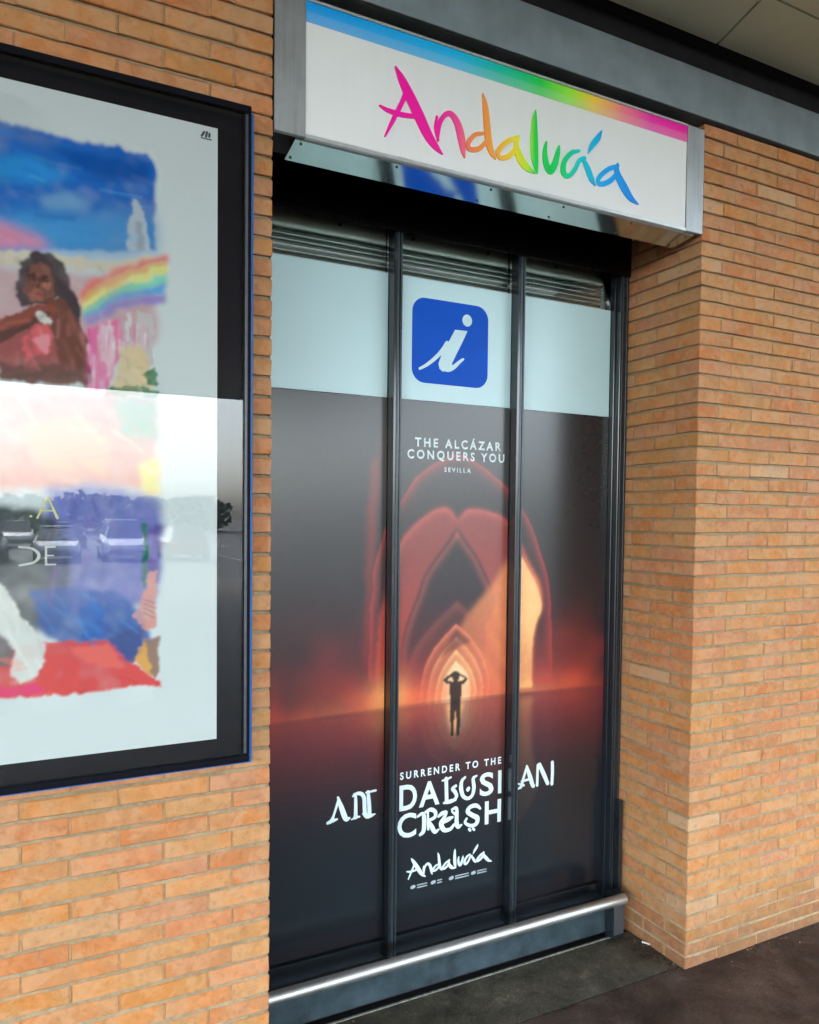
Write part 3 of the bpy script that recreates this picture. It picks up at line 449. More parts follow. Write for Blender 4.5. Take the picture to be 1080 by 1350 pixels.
o = far.build('far_ceiling_panels', M_soffit, can); o['kind'] = 'stuff'

# ------------------------------------------------------------------ back room (dark, seen only over the films)
b = MB(); b.box(-.3, 2.2, 2.4, 2.5, 0, 3.5); b.box(-.4, -.3, .56, 2.5, 0, 3.5); b.box(2.2, 2.3, .56, 2.5, 0, 3.5)
b.box(-.4, 2.3, .56, 2.5, 3.40, 3.5); b.box(-.4, 2.3, .56, 2.5, -.1, -.002)
b.box(-.4, .0, .442, .558, 0, 3.5); b.box(W, 2.3, .442, .558, 0, 3.5)
bo = b.build('back_room', M_room); tag(bo, 'unlit office interior seen through the clear glass above the white film', 'room')
b = MB(); b.box(.0, W, .152, .62, 3.34, 3.517)
bo = b.build('recess_ceiling', M_black_matt); tag(bo, 'black ceiling of the door recess behind the rainbow sign', 'ceiling')
# roller shutter inside the glass
rs = empty('roller_shutter', (.95, .6, 2.85)); tag(rs, 'half hidden grey roller shutter inside the glass above the white film', 'roller shutter')
rs_o = Vector((.95, .6, 2.85))
def sh(x0, x1, y0, y1, z0, z1, name, mat, bev=.004):
    m = MB(); m.bbox(x0-rs_o.x, x1-rs_o.x, y0-rs_o.y, y1-rs_o.y, z0-rs_o.z, z1-rs_o.z, bev, 0, 2); return m.build(name, mat, rs)
sh(-.1, 1.855, .512, .70, 2.990, 3.080, 'casing', M_shutter, .005)
for i in range(5):
    z = 2.988-i*.0205
    sh(-.1, 1.79, .535, .56, z-.0135, z-.0008, 'slat', M_shutter_dark, .0008)
    sh(-.1, 1.79, .528, .558, z-.0195, z-.0140, 'slat', M_shutter, .0008)
sh(-.1, 1.78, .54, .56, 2.2, 2.872, 'curtain', M_shutter_dark)
sh(1.74, 1.80, .53, .60, .1, 3.25, 'guide_rail', M_shutter, .004)
for x in (.42, .74, 1.10, 1.46, 1.72):
    m = MB(); m.tube((x-rs_o.x, .506-rs_o.y, 3.035-rs_o.z), (x-rs_o.x, .513-rs_o.y, 3.035-rs_o.z), .006, 10); m.build('screw', M_screw, rs)

# ------------------------------------------------------------------ glazed doors
door = empty('glass_entrance', (W/2, .45, 0)); tag(door, 'black framed glass doors with a dark arch print below the blue i sign', 'glass doors')
DO = Vector((W/2, .45, 0))
def part(mb, name, mat, parent=door, base=DO):
    o = mb.build(name, mat, parent)
    o.data.transform(Matrix.Translation(-base)); return o
def mullion(x0, x1, name='mullion', z0=.118, yf=.415):
    # dark stile, then slate coloured sealing profiles with a black slit between them
    m = MB(); w = x1-x0
    m.bbox(x0, x0+w*.34, yf, .50, z0, 3.339, .0015)              # meeting stile, left half
    m.bbox(x0+w*.46, x1, yf+.006, .50, z0, 3.339, .0015)         # right half
    m.box(x0+w*.34, x0+w*.46, yf+.016, .50, z0, 3.339)           # slot between them
    o = part(m, name, M_black_metal)
    g = MB(); g.bbox(x0+w*.36, x0+w*.60, yf+.001, yf+.0058, z0+.01, 3.33, .0012); g.bbox(x0+w*.78, x0+w*.99, yf+.0015, yf+.0058, z0+.01, 3.33, .001)
    o2 = g.build('sealing_strip', M_groove, o); o2.data.transform(Matrix.Translation(-DO)); return o
mullion(.611, .6485); mullion(1.196, 1.232)
m = MB(); m.bbox(1.7555, W-.003, .412, .52, .0, 3.339, .002); m.bbox(1.7465, 1.7552, .44, .5, .118, 3.339, .0015)
j = part(m, 'jamb', M_black_metal)
g = MB(); g.bbox(1.766, 1.771, .409, .4118, .05, 3.33, .0008); g.bbox(1.790, 1.797, .4085, .4118, .02, 3.33, .001)
o2 = g.build('sealing_strip', M_groove, j); o2.data.transform(Matrix.Translation(-DO))
m = MB(); m.bbox(.003, .062, .412, .52, 0, 3.339, .002); part(m, 'jamb', M_black_metal)
PANES = [(.063, .6105), (.649, 1.1955), (1.2325, 1.746)]
m = MB()
for a, c in PANES: m.bbox(a, c, .452, .50, .118, .192, .002)
part(m, 'bottom_rail', M_black_metal)
m = MB(); m.bbox(.003, W-.0035, .402, .4085, 3.011, 3.339, .001); part(m, 'transom', M_transom)
m = MB(); m.bbox(.004, 1.7345, .362, .372, .012, .112, .0015); part(m, 'kick_plate', M_kick)
m = MB(); m.box(.003, W-.002, .3735, .51, .0, .117); part(m, 'door_track', M_black_matt)
m = MB(); m.box(.0, 1.75, .326, .334, -.1, .0035); part(m, 'threshold_strip', M_strip)
m = MB(); m.box(.0, W, .3342, .41, -.2, -.012); part(m, 'drain_slot', M_black_matt)
# ---- prints: ink colours worked out on a grid of small faces
def blur(a, s):
    r = int(max(1, round(3*s))); 
    if s < .3: return a
    k = np.exp(-.5*(np.arange(-r, r+1)/s)**2); k /= k.sum()
    for ax in (0, 1):
        p = [(0, 0)]*a.ndim; p[ax] = (r, r); b = np.pad(a, p, mode='edge')
        a = sum(k[i]*np.take(b, range(i, i+a.shape[ax]), axis=ax) for i in range(2*r+1))
    return a
def inside(X, Z, poly):
    m = np.zeros(X.shape, bool); n = len(poly)
    for i in range(n):
        x0, z0 = poly[i]; x1, z1 = poly[(i+1) % n]
        if z0 == z1: continue
        m ^= ((Z < z0) != (Z < z1)) & (X < (x1-x0)*(Z-z0)/(z1-z0)+x0)
    return m.astype(float)
def smooth_noise(shape, s, seed):
    r = np.random.RandomState(seed); a = blur(r.randn(*shape), s); return a/(a.std()+1e-9)
def print_sheet(name, xs, zs, rgb, y, mat, parent, base, thick=.0006):
    nx, nz = len(xs), len(zs); XX, ZZ = np.meshgrid(xs, zs)
    v = np.stack([XX.ravel()-base.x, np.full(XX.size, y-base.y), ZZ.ravel()-base.z], 1)
    i = (np.arange(nz-1)[:, None]*nx+np.arange(nx-1)[None]).ravel()
    f = np.stack([i, i+1, i+nx+1, i+nx], 1)
    me = bpy.data.meshes.new(name); me.vertices.add(len(v)); me.vertices.foreach_set('co', v.ravel().astype(np.float32))
    me.loops.add(len(f)*4); me.loops.foreach_set('vertex_index', f.ravel().astype(np.int32))
    me.polygons.add(len(f)); me.polygons.foreach_set('loop_start', np.arange(0, len(f)*4, 4, dtype=np.int32))
    try: me.polygons.foreach_set('loop_total', np.full(len(f), 4, np.int32))
    except Exception: pass
    me.update(calc_edges=True); me.validate()
    c = me.attributes.new('ink', 'FLOAT_COLOR', 'POINT')
    c.data.foreach_set('color', np.concatenate([rgb.reshape(-1, 3), np.ones((XX.size, 1))], 1).ravel().astype(np.float32))
    return link(name, me, mat, parent)
STEP = .004
gx = np.arange(.06, 1.749, STEP); gz = np.arange(.196, 2.3795, STEP); GX, GZ = np.meshgrid(gx, gz)
def over(img, col, a): return img*(1-a[..., None])+np.array(lin(col))*a[..., None]
def rounded(p, k=5):
    """closed outline made smooth, sharp corners (the arch tips) kept"""
    n = len(p); out = []; P = [np.array(q, float) for q in p]
    sharp = []
    for i in range(n):
        a = P[i]-P[i-1]; b = P[(i+1) % n]-P[i]; c = a@b/(np.linalg.norm(a)*np.linalg.norm(b)+1e-9); sharp.append(c < .45)
    for i in range(n):
        b, c = P[i], P[(i+1) % n]; a = 2*b-c if sharp[i] else P[i-1]; d = 2*c-b if sharp[(i+1) % n] else P[(i+2) % n]
        for j in range(k):
            u = j/k; out.append(.5*(2*b+(c-a)*u+(2*a-5*b+4*c-d)*u*u+(3*b-a-3*c+d)*u**3))
    return out
def door_art():
    D = DOOR_SHAPES
    wx = smooth_noise(GX.shape, 9, 1)*.003; wz = smooth_noise(GX.shape, 9, 2)*.003
    I = lambda k, s=1.: blur(inside(GX+wx, GZ+wz, rounded(D[k]) if k not in ('person', 'head') else D[k]), s)
    img = np.zeros(GX.shape+(3,))+lin((34,36,40))
    n1 = smooth_noise(GX.shape, 40, 3)
    cx = .94; hz = 1.135-.02*np.abs(GX-cx)
    hm = np.clip((GZ-hz)/.022+.5, 0, 1); hm2 = np.clip((GZ-hz)/.03+1, 0, 1)
    up = np.clip(GZ-hz, 0, None); dn = np.clip(hz-GZ, 0, None)
    img = over(img, (120,34,38), np.clip(.34*np.exp(-(up/.3)**1.3)*(.55+.3*np.exp(-((GX-cx)/.5)**2)+.12*n1), 0, 1)*hm)
    img = over(img, (220,84,62), np.clip(.6*np.exp(-(up/.10)**1.2)*(.36+.5*np.exp(-((GX-cx-.15)/.55)**2)+.18*n1), 0, 1)*hm)
    img = over(img, (250,190,120), np.clip(.5*np.exp(-(up/.06)**1.4)*(np.exp(-((GX-cx)/.42)**2)+.1*n1), 0, 1)*hm)
    side = over(img, (150,48,50), np.clip(.55*I('streak', 3), 0, 1)); img = side
    img = over(img, (196,66,52), .55*I('left_flare', 5))
    # great outer arch: only its rim glows
    o = I('outer', 1.2); rim = np.clip(o-blur(o, 7), 0, 1)*1.7; img = over(img, (170,58,56), np.clip(rim, 0, .75)*hm2)
    img = over(img, (66,50,54), .35*np.clip(blur(o, 6)-rim, 0, 1)*(GZ > 1.5))
    # middle arch, a band of red stone
    mo, mi = I('mid_out', 1.8), I('mid_in', 2.2); band = np.clip(mo-mi, 0, 1)
    edge = np.clip(mo-blur(mo, 5), 0, 1)*1.5
    img = over(img, (168,70,66), .66*band*hm2*np.clip(.9+.12*n1, .5, 1.1)); img = over(img, (205,92,80), np.clip(edge*band, 0, .8)*hm2)
    img = over(img, (216,84,58), .6*band*np.exp(-((GZ-1.2)/.3)**2)*hm2)
    img = over(img, (44,38,43), .93*mi*np.clip((GZ-1.18)/.25, 0.12, 1)*hm)
    # light falling in from the right
    wm = I('warm', 3); img = over(img, (236,146,92), .80*wm*(.55+.45*np.clip((GX-.98)/.3, 0, 1)))
    beams = .5+.5*np.sin((GX*1.3+GZ*.9)*46); img = over(img, (176,84,66), .28*wm*beams*np.clip((1.62-GZ)/.3, 0, 1)*(GX < 1.23))
    gd = I('gold', 1.2); img = over(img, (255,196,132), .93*gd); img = over(img, (250,160,84), .5*gd*np.clip((1.5-GZ)/.4, 0, 1))
    lip = np.clip(blur(mi, 1.2)-blur(mi, 4), 0, 1)*1.6; img = over(img, (206,104,88), np.clip(lip, 0, .5)*hm)
    # the long passage: one translucent pointed arch inside the other down to the lit doorway
    hz0 = 1.13
    def arch(hw, zs, za):
        t = np.linspace(0, 1, 22)[1:]; zs = hz0+(zs-hz0)*.35; side = hw*(1-t**2.1); zz = zs+(za-zs)*t
        L = [(cx-hw*.93, 1.0), (cx-hw, zs)]+[(cx-x, z) for x, z in zip(side, zz)]
        return L+[(2*cx-x, z) for x, z in L[::-1][1:]]
    for hw, zs, za, c, al, sb in ((.25,1.30,1.56,(170,84,74),.14,4), (.172,1.28,1.462,(204,112,82),.45,1.4),
                                  (.138,1.25,1.405,(224,142,98),.42,1.4), (.104,1.22,1.348,(238,168,114),.55,1.2), (.074,1.2,1.305,(250,200,146),.6,1.2), (.05,1.18,1.268,(255,230,180),.9,1.3)):
        s = blur(inside(GX+wx*.6, GZ+wz*.6, arch(hw, zs, za)), sb); fade = np.clip(1.25-(GZ-hz)/(za-hz+.01)*.5, .4, 1)
        img = over(img, c, al*s*hm2*fade*np.clip(.85+.12*n1, .5, 1)); e = np.clip(s-blur(s, 3.5), 0, 1)*1.5
        img = over(img, tuple(np.minimum(np.array(c)*1.16+12, 255)), np.clip(e, 0, .55)*hm2)
    img = over(img, (60,44,46), .7*I('dark2', 1.6)); img = over(img, (255,226,172), .9*I('glow', 2.2))
    # smoke drifting along the floor of the picture
    sm = smooth_noise(GX.shape, 14, 21); sm2 = smooth_noise(GX.shape, 34, 22)
    img = over(img, (150,52,50), np.clip(.62*np.exp(-((GZ-hz-.06)/.22)**2)*(.8+.35*sm+.35*sm2), 0, .8)*(.45+.55*np.clip(np.abs(GX-cx)/.3, 0, 1)))
    img = over(img, (226,96,62), np.clip(.5*np.exp(-((GZ-hz-.03-.02*sm2)/.05)**2)*(.7+.5*sm), 0, .7))
    img = over(img, (250,176,104), np.clip(.6*np.exp(-((GX-.62)/.08)**2-((GZ-hz-.05)/.09)**2)*(.8+.4*sm), 0, .8))
    # glossy floor: mirror of what stands above the horizon
    ref = np.zeros_like(img)
    src = np.clip(np.round((2*hz-GZ-gz[0])/STEP).astype(int), 0, len(gz)-1)
    ref = img[src, np.arange(len(gx))[None, :].repeat(len(gz), 0)]; ref = blur(ref, 2.2)
    k = np.where(GZ < hz, np.exp(-(dn/.16))*.34, 0)
    low = np.zeros_like(img)+lin((22,30,36)); low = over(low, (112,44,48), np.clip(.95*np.exp(-(dn/.20)**1.6)*(.9+.15*n1), 0, 1))
    img = img*hm[..., None]+(low*(1-k[..., None])+ref*k[..., None])*(1-hm[..., None])
    img = over(img, (236,172,112), .75*blur(inside(GX, GZ, [(.985,1.12),(.93,.985),(.895,1.12)]), 2.5))
    img = over(img, (30,20,20), .97*np.clip(blur(inside(GX, GZ, D['person'])+inside(GX, GZ, D['head']), .7), 0, 1))
    img = over(img, (22,20,24), .8*np.clip((.33-GZ)/.1, 0, 1))
    return np.clip(img*(1+.02*smooth_noise(GX.shape, 1.5, 9)[..., None]), 0, 1)*1.1
door_img = door_art()
for n, (a, c) in enumerate(PANES):
    gp = MB(); gp.box(a, c, .470, .482, .193, 3.338); pane = part(gp, 'glass_panel', M_glass)
    fm = MB(); fm.box(a+.002, c-.002, GLY, .4695, 2.3785, 2.866); f = part(fm, 'white_film', M_film, pane)
    ia = np.where((gx >= a+.001) & (gx <= c-.001))[0]
    print_sheet('printed_film', gx[ia], gz, door_img[:, ia], GLY+.0005, M_door_ink, pane, DO)
    if n == 0: PANE_L = pane
    elif n == 1: PANE_C = pane
    else: PANE_R = pane
# ---- white lettering on the door films
def letter(strokes, name, mat, parent, y=GLY, base=DO, t=.0008):
    m = MB()
    for i, st in enumerate(strokes): m.stroke(st, y+.0004, t+.0004+i*.00022)
    return part(m, name, mat, parent, base)
for k, v in BLACKLETTER.items():
    if k in ('D', 'A', 'S', 'I', 'C', 'H'): continue
    letter([[(p[0], p[1], p[2]*1.12) for p in s] for s in v], 'letter', M_vinyl_white, PANE_L if k.startswith('left') else PANE_R if k.startswith('right') else PANE_C)
for n, (k, strokes) in enumerate(SCRIPT.items()):
    st = [[(.926+p[0]*.375, .462+p[1]*.375*.98, p[2]*.375+.0012) for p in s] for s in strokes]
    letter(st, 'letter', M_vinyl_white, PANE_C, t=.0008+.00012*n)
def text(body, x0, x1, z0, h, parent, mat, y, base, space=1.0, t=.0008, weight=.030, name='lettering'):
    cu = bpy.data.curves.new('lettering', 'FONT'); cu.body = body; cu.space_character = space; cu.offset = weight; cu.resolution_u = 4
    ob = bpy.data.objects.new('lettering', cu); COL.objects.link(ob); dg = bpy.context.evaluated_depsgraph_get()
    me = bpy.data.meshes.new_from_object(ob.evaluated_get(dg)); bpy.data.objects.remove(ob); me.name = name
    co = np.array([v.co[:] for v in me.vertices]); lo, hi = co.min(0), co.max(0)
    capz = .729 if len(body) > 1 else hi[1]
    for v in me.vertices:
        v.co = Vector((x0+(v.co.x-lo[0])/(hi[0]-lo[0])*(x1-x0)-base.x, y-t-base.y, z0+v.co.y/capz*h-base.z))
    # one object per letter: islands whose spans overlap (an accent and its letter) stay together
    bm = bmesh.new(); bm.from_mesh(me); bpy.data.meshes.remove(me); bm.verts.index_update(); left = set(bm.verts); isl = []
    while left:
        st = [left.pop()]; grp = set(st)
        while st:
            for e in st.pop().link_edges:
                for q in e.verts:
                    if q in left: left.discard(q); grp.add(q); st.append(q)
        xs = [q.co.x for q in grp]; isl.append([min(xs), max(xs), grp])
    isl.sort(key=lambda i: i[0]); out = []
    for a in isl:
        if out and min(a[1], out[-1][1])-max(a[0], out[-1][0]) > .5*min(a[1]-a[0], out[-1][1]-out[-1][0]):
            out[-1][1] = max(a[1], out[-1][1]); out[-1][2] |= a[2]
        else: out.append(a)
    for a in out:
        vs = list(a[2]); idx = {q: i for i, q in enumerate(vs)}; fs = {f for q in vs for f in q.link_faces}
        nm = bpy.data.meshes.new('letter'); nm.from_pydata([q.co[:] for q in vs], [], [[idx[q] for q in f.verts] for f in fs]); nm.update()
        link('letter', nm, mat, parent)
    bm.free()
for ch, x0, x1, z0, h in (('D',.680,.761,.704,.103), ('A',.771,.868,.705,.101), ('S',1.066,1.137,.704,.098), ('I',1.160,1.178,.703,.099), ('C',.672,.759,.590,.098), ('H',1.094,1.178,.577,.098)):
    text(ch, x0, x1, z0, h, PANE_C, M_vinyl_white, GLY, DO, 1, .0008, .022)
text('THE ALC\u00c1ZAR', .734, 1.150, 2.192, .036, PANE_C, M_vinyl_white, GLY, DO, 1.45)
text('CONQUERS YOU', .700, 1.168, 2.143, .036, PANE_C, M_vinyl_white, GLY, DO, 1.45)
text('SEVILLA', .872, 1.000, 2.093, .019, PANE_C, M_vinyl_white, GLY, DO, 1.5)
text('SURRENDER TO THE', .682, 1.175, .832, .030, PANE_C, M_vinyl_white, GLY, DO, 1.55)
# four tiny sponsor marks (too small to read in the photograph: bars and dots only)
for cxm, wl in ((.742, .07), (.838, .045), (.925, .09), (1.035, .07)):
    m = MB()
    m.stroke([(cxm, .372, .007), (cxm+.010, .374, .007)], GLY, .0008)
    for r in range(2): m.stroke([(cxm+.026, .377-r*.0105, .0026), (cxm+wl, .377-r*.0105, .0022)], GLY, .0009+r*.0001)
    part(m, 'sponsor_mark', simple('faded_vinyl', (.36,.42,.45), .5), PANE_C)
# ---- blue information sign
def rrect(x0, x1, z0, z1, r, n=8):
    p = []
    for cx, cz, a0 in ((x1-r, z1-r, 0), (x0+r, z1-r, 90), (x0+r, z0+r, 180), (x1-r, z0+r, 270)):
        p += [(cx+r*math.cos(math.radians(a0+90*i/n)), cz+r*math.sin(math.radians(a0+90*i/n))) for i in range(n+1)]
    return p
m = MB(); m.poly(rrect(.716, 1.077, 2.450, 2.792, .058), GLY+.0002, .0008); part(m, 'information_sign', M_info_blue, PANE_C)
m = MB(); m.stroke(INFO[:5], GLY, .0014, 5); m.poly(INFO_STEM, GLY, .0017); m.stroke(INFO_TAIL, GLY, .0020, 5)
cx, cz, r = INFO_DOT[0]; m.poly([(cx+r*.96*math.cos(i*math.pi/14), cz+r*1.02*math.sin(i*math.pi/14)) for i in range(28)], GLY, .0015)
part(m, 'letter', M_film, PANE_C)

# ------------------------------------------------------------------ hand rail and post
hr = empty('hand_rail', (.9, .33, 0)); tag(hr, 'polished steel tube rail across the foot of the glass doors', 'rail'); HB = Vector((.9, .33, 0))
m = MB(); m.tube((.006, .282, .194), (1.728, .282, .194), .0225, 24); part(m, 'tube', M_tube, hr, HB)
m = MB(); m.bbox(1.683, 1.752, .305, .358, .0, .208, .003); m.bbox(1.772, 1.7935, .372, .398, .0, .60, .002); m.bbox(1.70, 1.78, .3582, .3715, .0, .11, .002); o = m.build('guide_post', M_black_metal)
tag(o, 'short black post at the right end of the steel tube rail, against the bricks', 'post')
m = MB(); m.bbox(1.689, 1.746, .3025, .3048, .02, .16, .0006); g2 = m.build('cover_plate', M_case_edge, o)

# ------------------------------------------------------------------ rainbow sign above the doors
sg = empty('shop_sign', (W/2, .0, 3.28)); SB = Vector((W/2, 0, 3.28))
tag(sg, 'long white sign with a rainbow stripe and coloured brush lettering over the doors', 'sign')
m = MB(); m.box(.012, W-.006, .012, .150, 3.080, 3.492); part(m, 'housing', M_black_matt, sg, SB)
m = MB(); m.bbox(.103, 1.713, .001, .0115, 3.0835, 3.4855, .001); part(m, 'face_panel', M_sign_white, sg, SB)
m = MB(); m.box(.1035, 1.7125, -.0001, .0008, 3.424, 3.4852); part(m, 'rainbow_stripe', M_stripe, sg, SB)
for a, c in ((.004, .1028), (1.7132, W-.002)):
    m = MB(); m.bbox(a, c, -.004, .0115, 3.072, 3.4925, .0015); part(m, 'end_panel', M_sign_steel, sg, SB)
m = MB(); m.bbox(.1031, 1.713, -.005, .010, 3.4857, 3.4945, .001); m.bbox(.1031, 1.713, -.005, .010, 3.070, 3.0832, .0012); part(m, 'edge_trim', M_trim, sg, SB)
m = MB(); m.bbox(.074, 1.772, .0105, .120, 3.0655, 3.0715, .001); up_ = part(m, 'underside_panel', M_mirror_steel, sg, SB)
TILT = math.radians(9)      # the plate hangs a little lower along its back edge
for v in up_.data.vertices: v.co.z -= (v.co.y-.0105)*math.tan(TILT)
for i, x in enumerate((.098, .43, .80, 1.12, 1.45, 1.74)):
    for yy, dx in ((.026, 0), (.102, -.01)):
        m = MB(); zz = 3.0655-(yy-.0105)*math.tan(TILT); m.tube((x+dx, yy, zz-.0025), (x+dx, yy, zz+.001), .0045, 10); part(m, 'screw', M_screw, up_, SB)
for n, (k, strokes) in enumerate(SCRIPT.items()):
    m = MB()
    for i, st in enumerate(strokes):
        m.stroke([(p[0]+SCRIPT_ORG[0], p[1]+SCRIPT_ORG[1], p[2]) for p in st], .0008, .0042+i*.0003+n*.00013, 8)
    o = part(m, 'letter', M_script, sg, Vector((0, 0, 0))); o.location = -SB

# ------------------------------------------------------------------ poster case on the left wall
pc = empty('poster_case', (-.765, 0, 2.13)); PB = Vector((-.765, 0, 2.13))
tag(pc, 'black glazed poster case with a thin blue rim on the left brick wall', 'poster case')
CX0, CX1, CZ0, CZ1 = -1.449, -.081, 1.169, 3.093
m = MB(); m.bbox(CX0-.016, CX1+.015, -.030, -.0025, CZ0-.013, CZ1-.004, .001); part(m, 'blue_backing', M_blue_rim, pc, PB)
fb = .021
for nm, bx in (('frame_rail', (CX0, CX1, CZ1-fb, CZ1)), ('frame_rail', (CX0, CX1, CZ0, CZ0+fb))):
    m = MB(); m.bbox(bx[0], bx[1], -.062, -.0305, bx[2], bx[3], .002); part(m, nm, M_case, pc, PB)
for a, c in ((CX0, CX0+fb), (CX1-fb, CX1)):
    m = MB(); m.bbox(a, c, -.0617, -.0305, CZ0+fb+.0005, CZ1-fb-.0005, .002); o = part(m, 'frame_rail', M_case, pc, PB)
    m = MB(); s = a+.003 if a > -1 else c-.011
    m.bbox(s, s+.008, -.0632, -.0618, CZ0+.028, CZ1-.028, .0006); o2 = m.build('frame_lip', M_case_edge, o); o2.data.transform(Matrix.Translation(-PB))
PX0, PX1, PZ0, PZ1 = -1.355, -.1755, 1.2455, 3.0135
m = MB()
m.box(CX0+fb, PX0, -.0445, -.0305, CZ0+fb, CZ1-fb); m.box(PX1, CX1-fb, -.0445, -.0305, CZ0+fb, CZ1-fb)
m.box(PX0, PX1, -.0445, -.0305, PZ1, CZ1-fb); m.box(PX0, PX1, -.0445, -.0305, CZ0+fb, PZ0)
part(m, 'black_border', M_case, pc, PB)
m = MB(); m.box(CX0+fb, CX1-fb, -.0575, -.0535, CZ0+fb, CZ1-fb); part(m, 'glass_pane', M_case_glass, pc, PB)
px = np.arange(PX0, PX1+.001, .0036); pz = np.arange(PZ0, PZ1+.001, .0036); px[-1] = PX1-.0003; pz[-1] = PZ1-.0003; px[0] += .0003; pz[0] += .0003
AX, AZ = np.meshgrid(px, pz)
def poster_art():
    sh_ = AX.shape; img = np.zeros(sh_+(3,))+np.array((.40,.575,.60))
    img = np.zeros(sh_+(3,))+np.array((.80,.895,.91))/1.38
    n1 = smooth_noise(sh_, 8, 11); n2 = smooth_noise(sh_, 8, 12); f1 = smooth_noise(sh_, 2.2, 13); f2 = smooth_noise(sh_, 2.2, 14)
    e1 = smooth_noise(sh_, 1.0, 17); e2 = smooth_noise(sh_, 1.0, 18)
    X2 = AX+n1*.0035+f1*.0022+e1*.0014; Z2 = AZ+n2*.0035+f2*.0022+e2*.0014
    wash = smooth_noise(sh_, 16, 15); streak = blur(smooth_noise(sh_, 3, 16).T, 1).T
    edge = np.clip((blur(inside(X2, Z2, [(-1.5,1.36),(-.36,1.375),(-.34,1.45),(-.335,2.4),(-.335,2.88),(-.36,2.915),(-.8,2.99),(-1.5,3.0)]), 1)), 0, 1)
    masks = {}
    for name, c, b, poly in POSTER_SHAPES:
        a = blur(inside(X2, Z2, poly), max(.6, b/.0036*.34))
        a = np.clip(a*(.97+.08*wash+.05*streak), 0, .98)
        img = over(img, c, a); masks[name] = a
    def brush(pts, w, c, al, within=None):
        P = np.array(pts); pad = 5*w
        x0 = max(np.searchsorted(px, P[:, 0].min()-pad), 0); x1 = np.searchsorted(px, P[:, 0].max()+pad)
        z0 = max(np.searchsorted(pz, P[:, 1].min()-pad), 0); z1 = np.searchsorted(pz, P[:, 1].max()+pad)
        if x1-x0 < 1 or z1-z0 < 1: return
        d = np.full((z1-z0, x1-x0), 9.); sx = AX[z0:z1, x0:x1]; sz = AZ[z0:z1, x0:x1]
        for a, b in zip(P[:-1], P[1:]):
            ab = b-a; t = np.clip(((sx-a[0])*ab[0]+(sz-a[1])*ab[1])/(ab@ab+1e-9), 0, 1); d = np.minimum(d, np.hypot(sx-a[0]-t*ab[0], sz-a[1]-t*ab[1]))
        m = al*np.exp(-(d/w)**2)*(1 if within is None else masks[within][z0:z1, x0:x1]); img[z0:z1, x0:x1] = over(img[z0:z1, x0:x1], c, m)
    q = np.random.RandomState(8); U = q.uniform
    def fan(n, within, xr, zr, L, ang, w, cols, al):     # many soft strokes kept inside one painted patch
        for i in range(n):
            x, z = U(*xr), U(*zr); l = U(*L); t = U(*ang); bend = U(-.25, .25)
            brush([(x, z), (x+l*.5*math.cos(t), z+l*.5*math.sin(t)), (x+l*.5*math.cos(t)+l*.5*math.cos(t+bend), z+l*.5*math.sin(t)+l*.5*math.sin(t+bend))],
                  U(*w), cols[q.randint(len(cols))], U(*al), within)
    fan(90, 'sky', (-1.3,-.36), (2.64,2.98), (.03,.12), (-.35,.2), (.004,.010), [(0,112,205), (20,150,215), (0,72,160), (100,175,215), (130,130,185)], (.12,.35))
    fan(30, 'hair', (-.70,-.52), (2.36,2.62), (.03,.08), (-1.9,-1.1), (.002,.004), [(38,32,36), (88,76,78), (52,42,46)], (.2,.45))
    fan(24, 'face', (-.68,-.58), (2.42,2.58), (.01,.03), (-1.8,-1.2), (.003,.006), [(150,100,84), (96,60,52), (172,122,102)], (.12,.28))
    fan(26, 'neck', (-.60,-.46), (2.26,2.46), (.02,.06), (-1.6,-.9), (.004,.008), [(138,88,76), (82,52,48), (168,108,90)], (.12,.32))
    fan(26, 'arm', (-.80,-.56), (2.32,2.48), (.02,.06), (.2,.7), (.003,.007), [(186,110,86), (96,56,50), (150,84,66)], (.15,.35))
    fan(20, 'arm2', (-.72,-.46), (2.22,2.34), (.03,.07), (-.1,.2), (.004,.007), [(140,100,92), (84,60,58)], (.15,.35))
    fan(26, 'chest', (-.70,-.48), (2.24,2.42), (.02,.05), (-1.7,-1.1), (.004,.008), [(196,110,112), (226,150,150), (120,66,70)], (.12,.3))
    fan(50, 'wallp', (-.53,-.35), (2.30,2.43), (.03,.13), (-1.65,-1.5), (.0022,.005), [(236,214,216), (216,150,180), (160,126,124), (240,240,236), (200,110,160)], (.25,.6))
    fan(16, 'drips', (-.53,-.42), (2.26,2.42), (.03,.10), (-1.65,-1.5), (.003,.006), [(236,170,200), (200,60,150), (240,210,220)], (.25,.5))
    fan(50, 'lav', (-.66,-.35), (1.64,1.98), (.03,.09), (-1.9,-1.2), (.005,.010), [(120,124,190), (66,70,140), (140,120,180), (90,130,190)], (.12,.3))
    fan(40, 'blue', (-.68,-.36), (1.50,1.72), (.03,.09), (-1.2,-.4), (.004,.009), [(20,62,132), (70,136,200), (0,104,184)], (.2,.4))
    fan(40, 'red', (-1.2,-.36), (1.37,1.54), (.03,.10), (-.5,.1), (.003,.008), [(226,98,88), (172,44,46), (236,124,110), (208,66,104)], (.18,.4))
    fan(24, 'midpink', (-.9,-.36), (1.98,2.22), (.03,.10), (-1.2,.4), (.006,.012), [(226,160,150), (206,124,130), (236,196,160), (150,180,160)], (.15,.35))
    fan(16, 'sleeve', (-.74,-.58), (1.42,1.70), (.03,.08), (-1.3,-.8), (.003,.006), [(170,176,174), (236,240,236)], (.2,.45))
    fan(14, 'sand', (-.46,-.35), (2.22,2.34), (.02,.05), (-1.2,.4), (.004,.007), [(226,206,170), (180,160,120)], (.2,.4))
    for k in range(4): brush([(-.375-.0016*k, 1.665-.012*k), (-.352, 1.655-.014*k)], .0022, (150,92,84), .6)         # fingers
    img = img*(1+.05*wash[..., None]*np.clip(edge, 0, 1)[..., None])
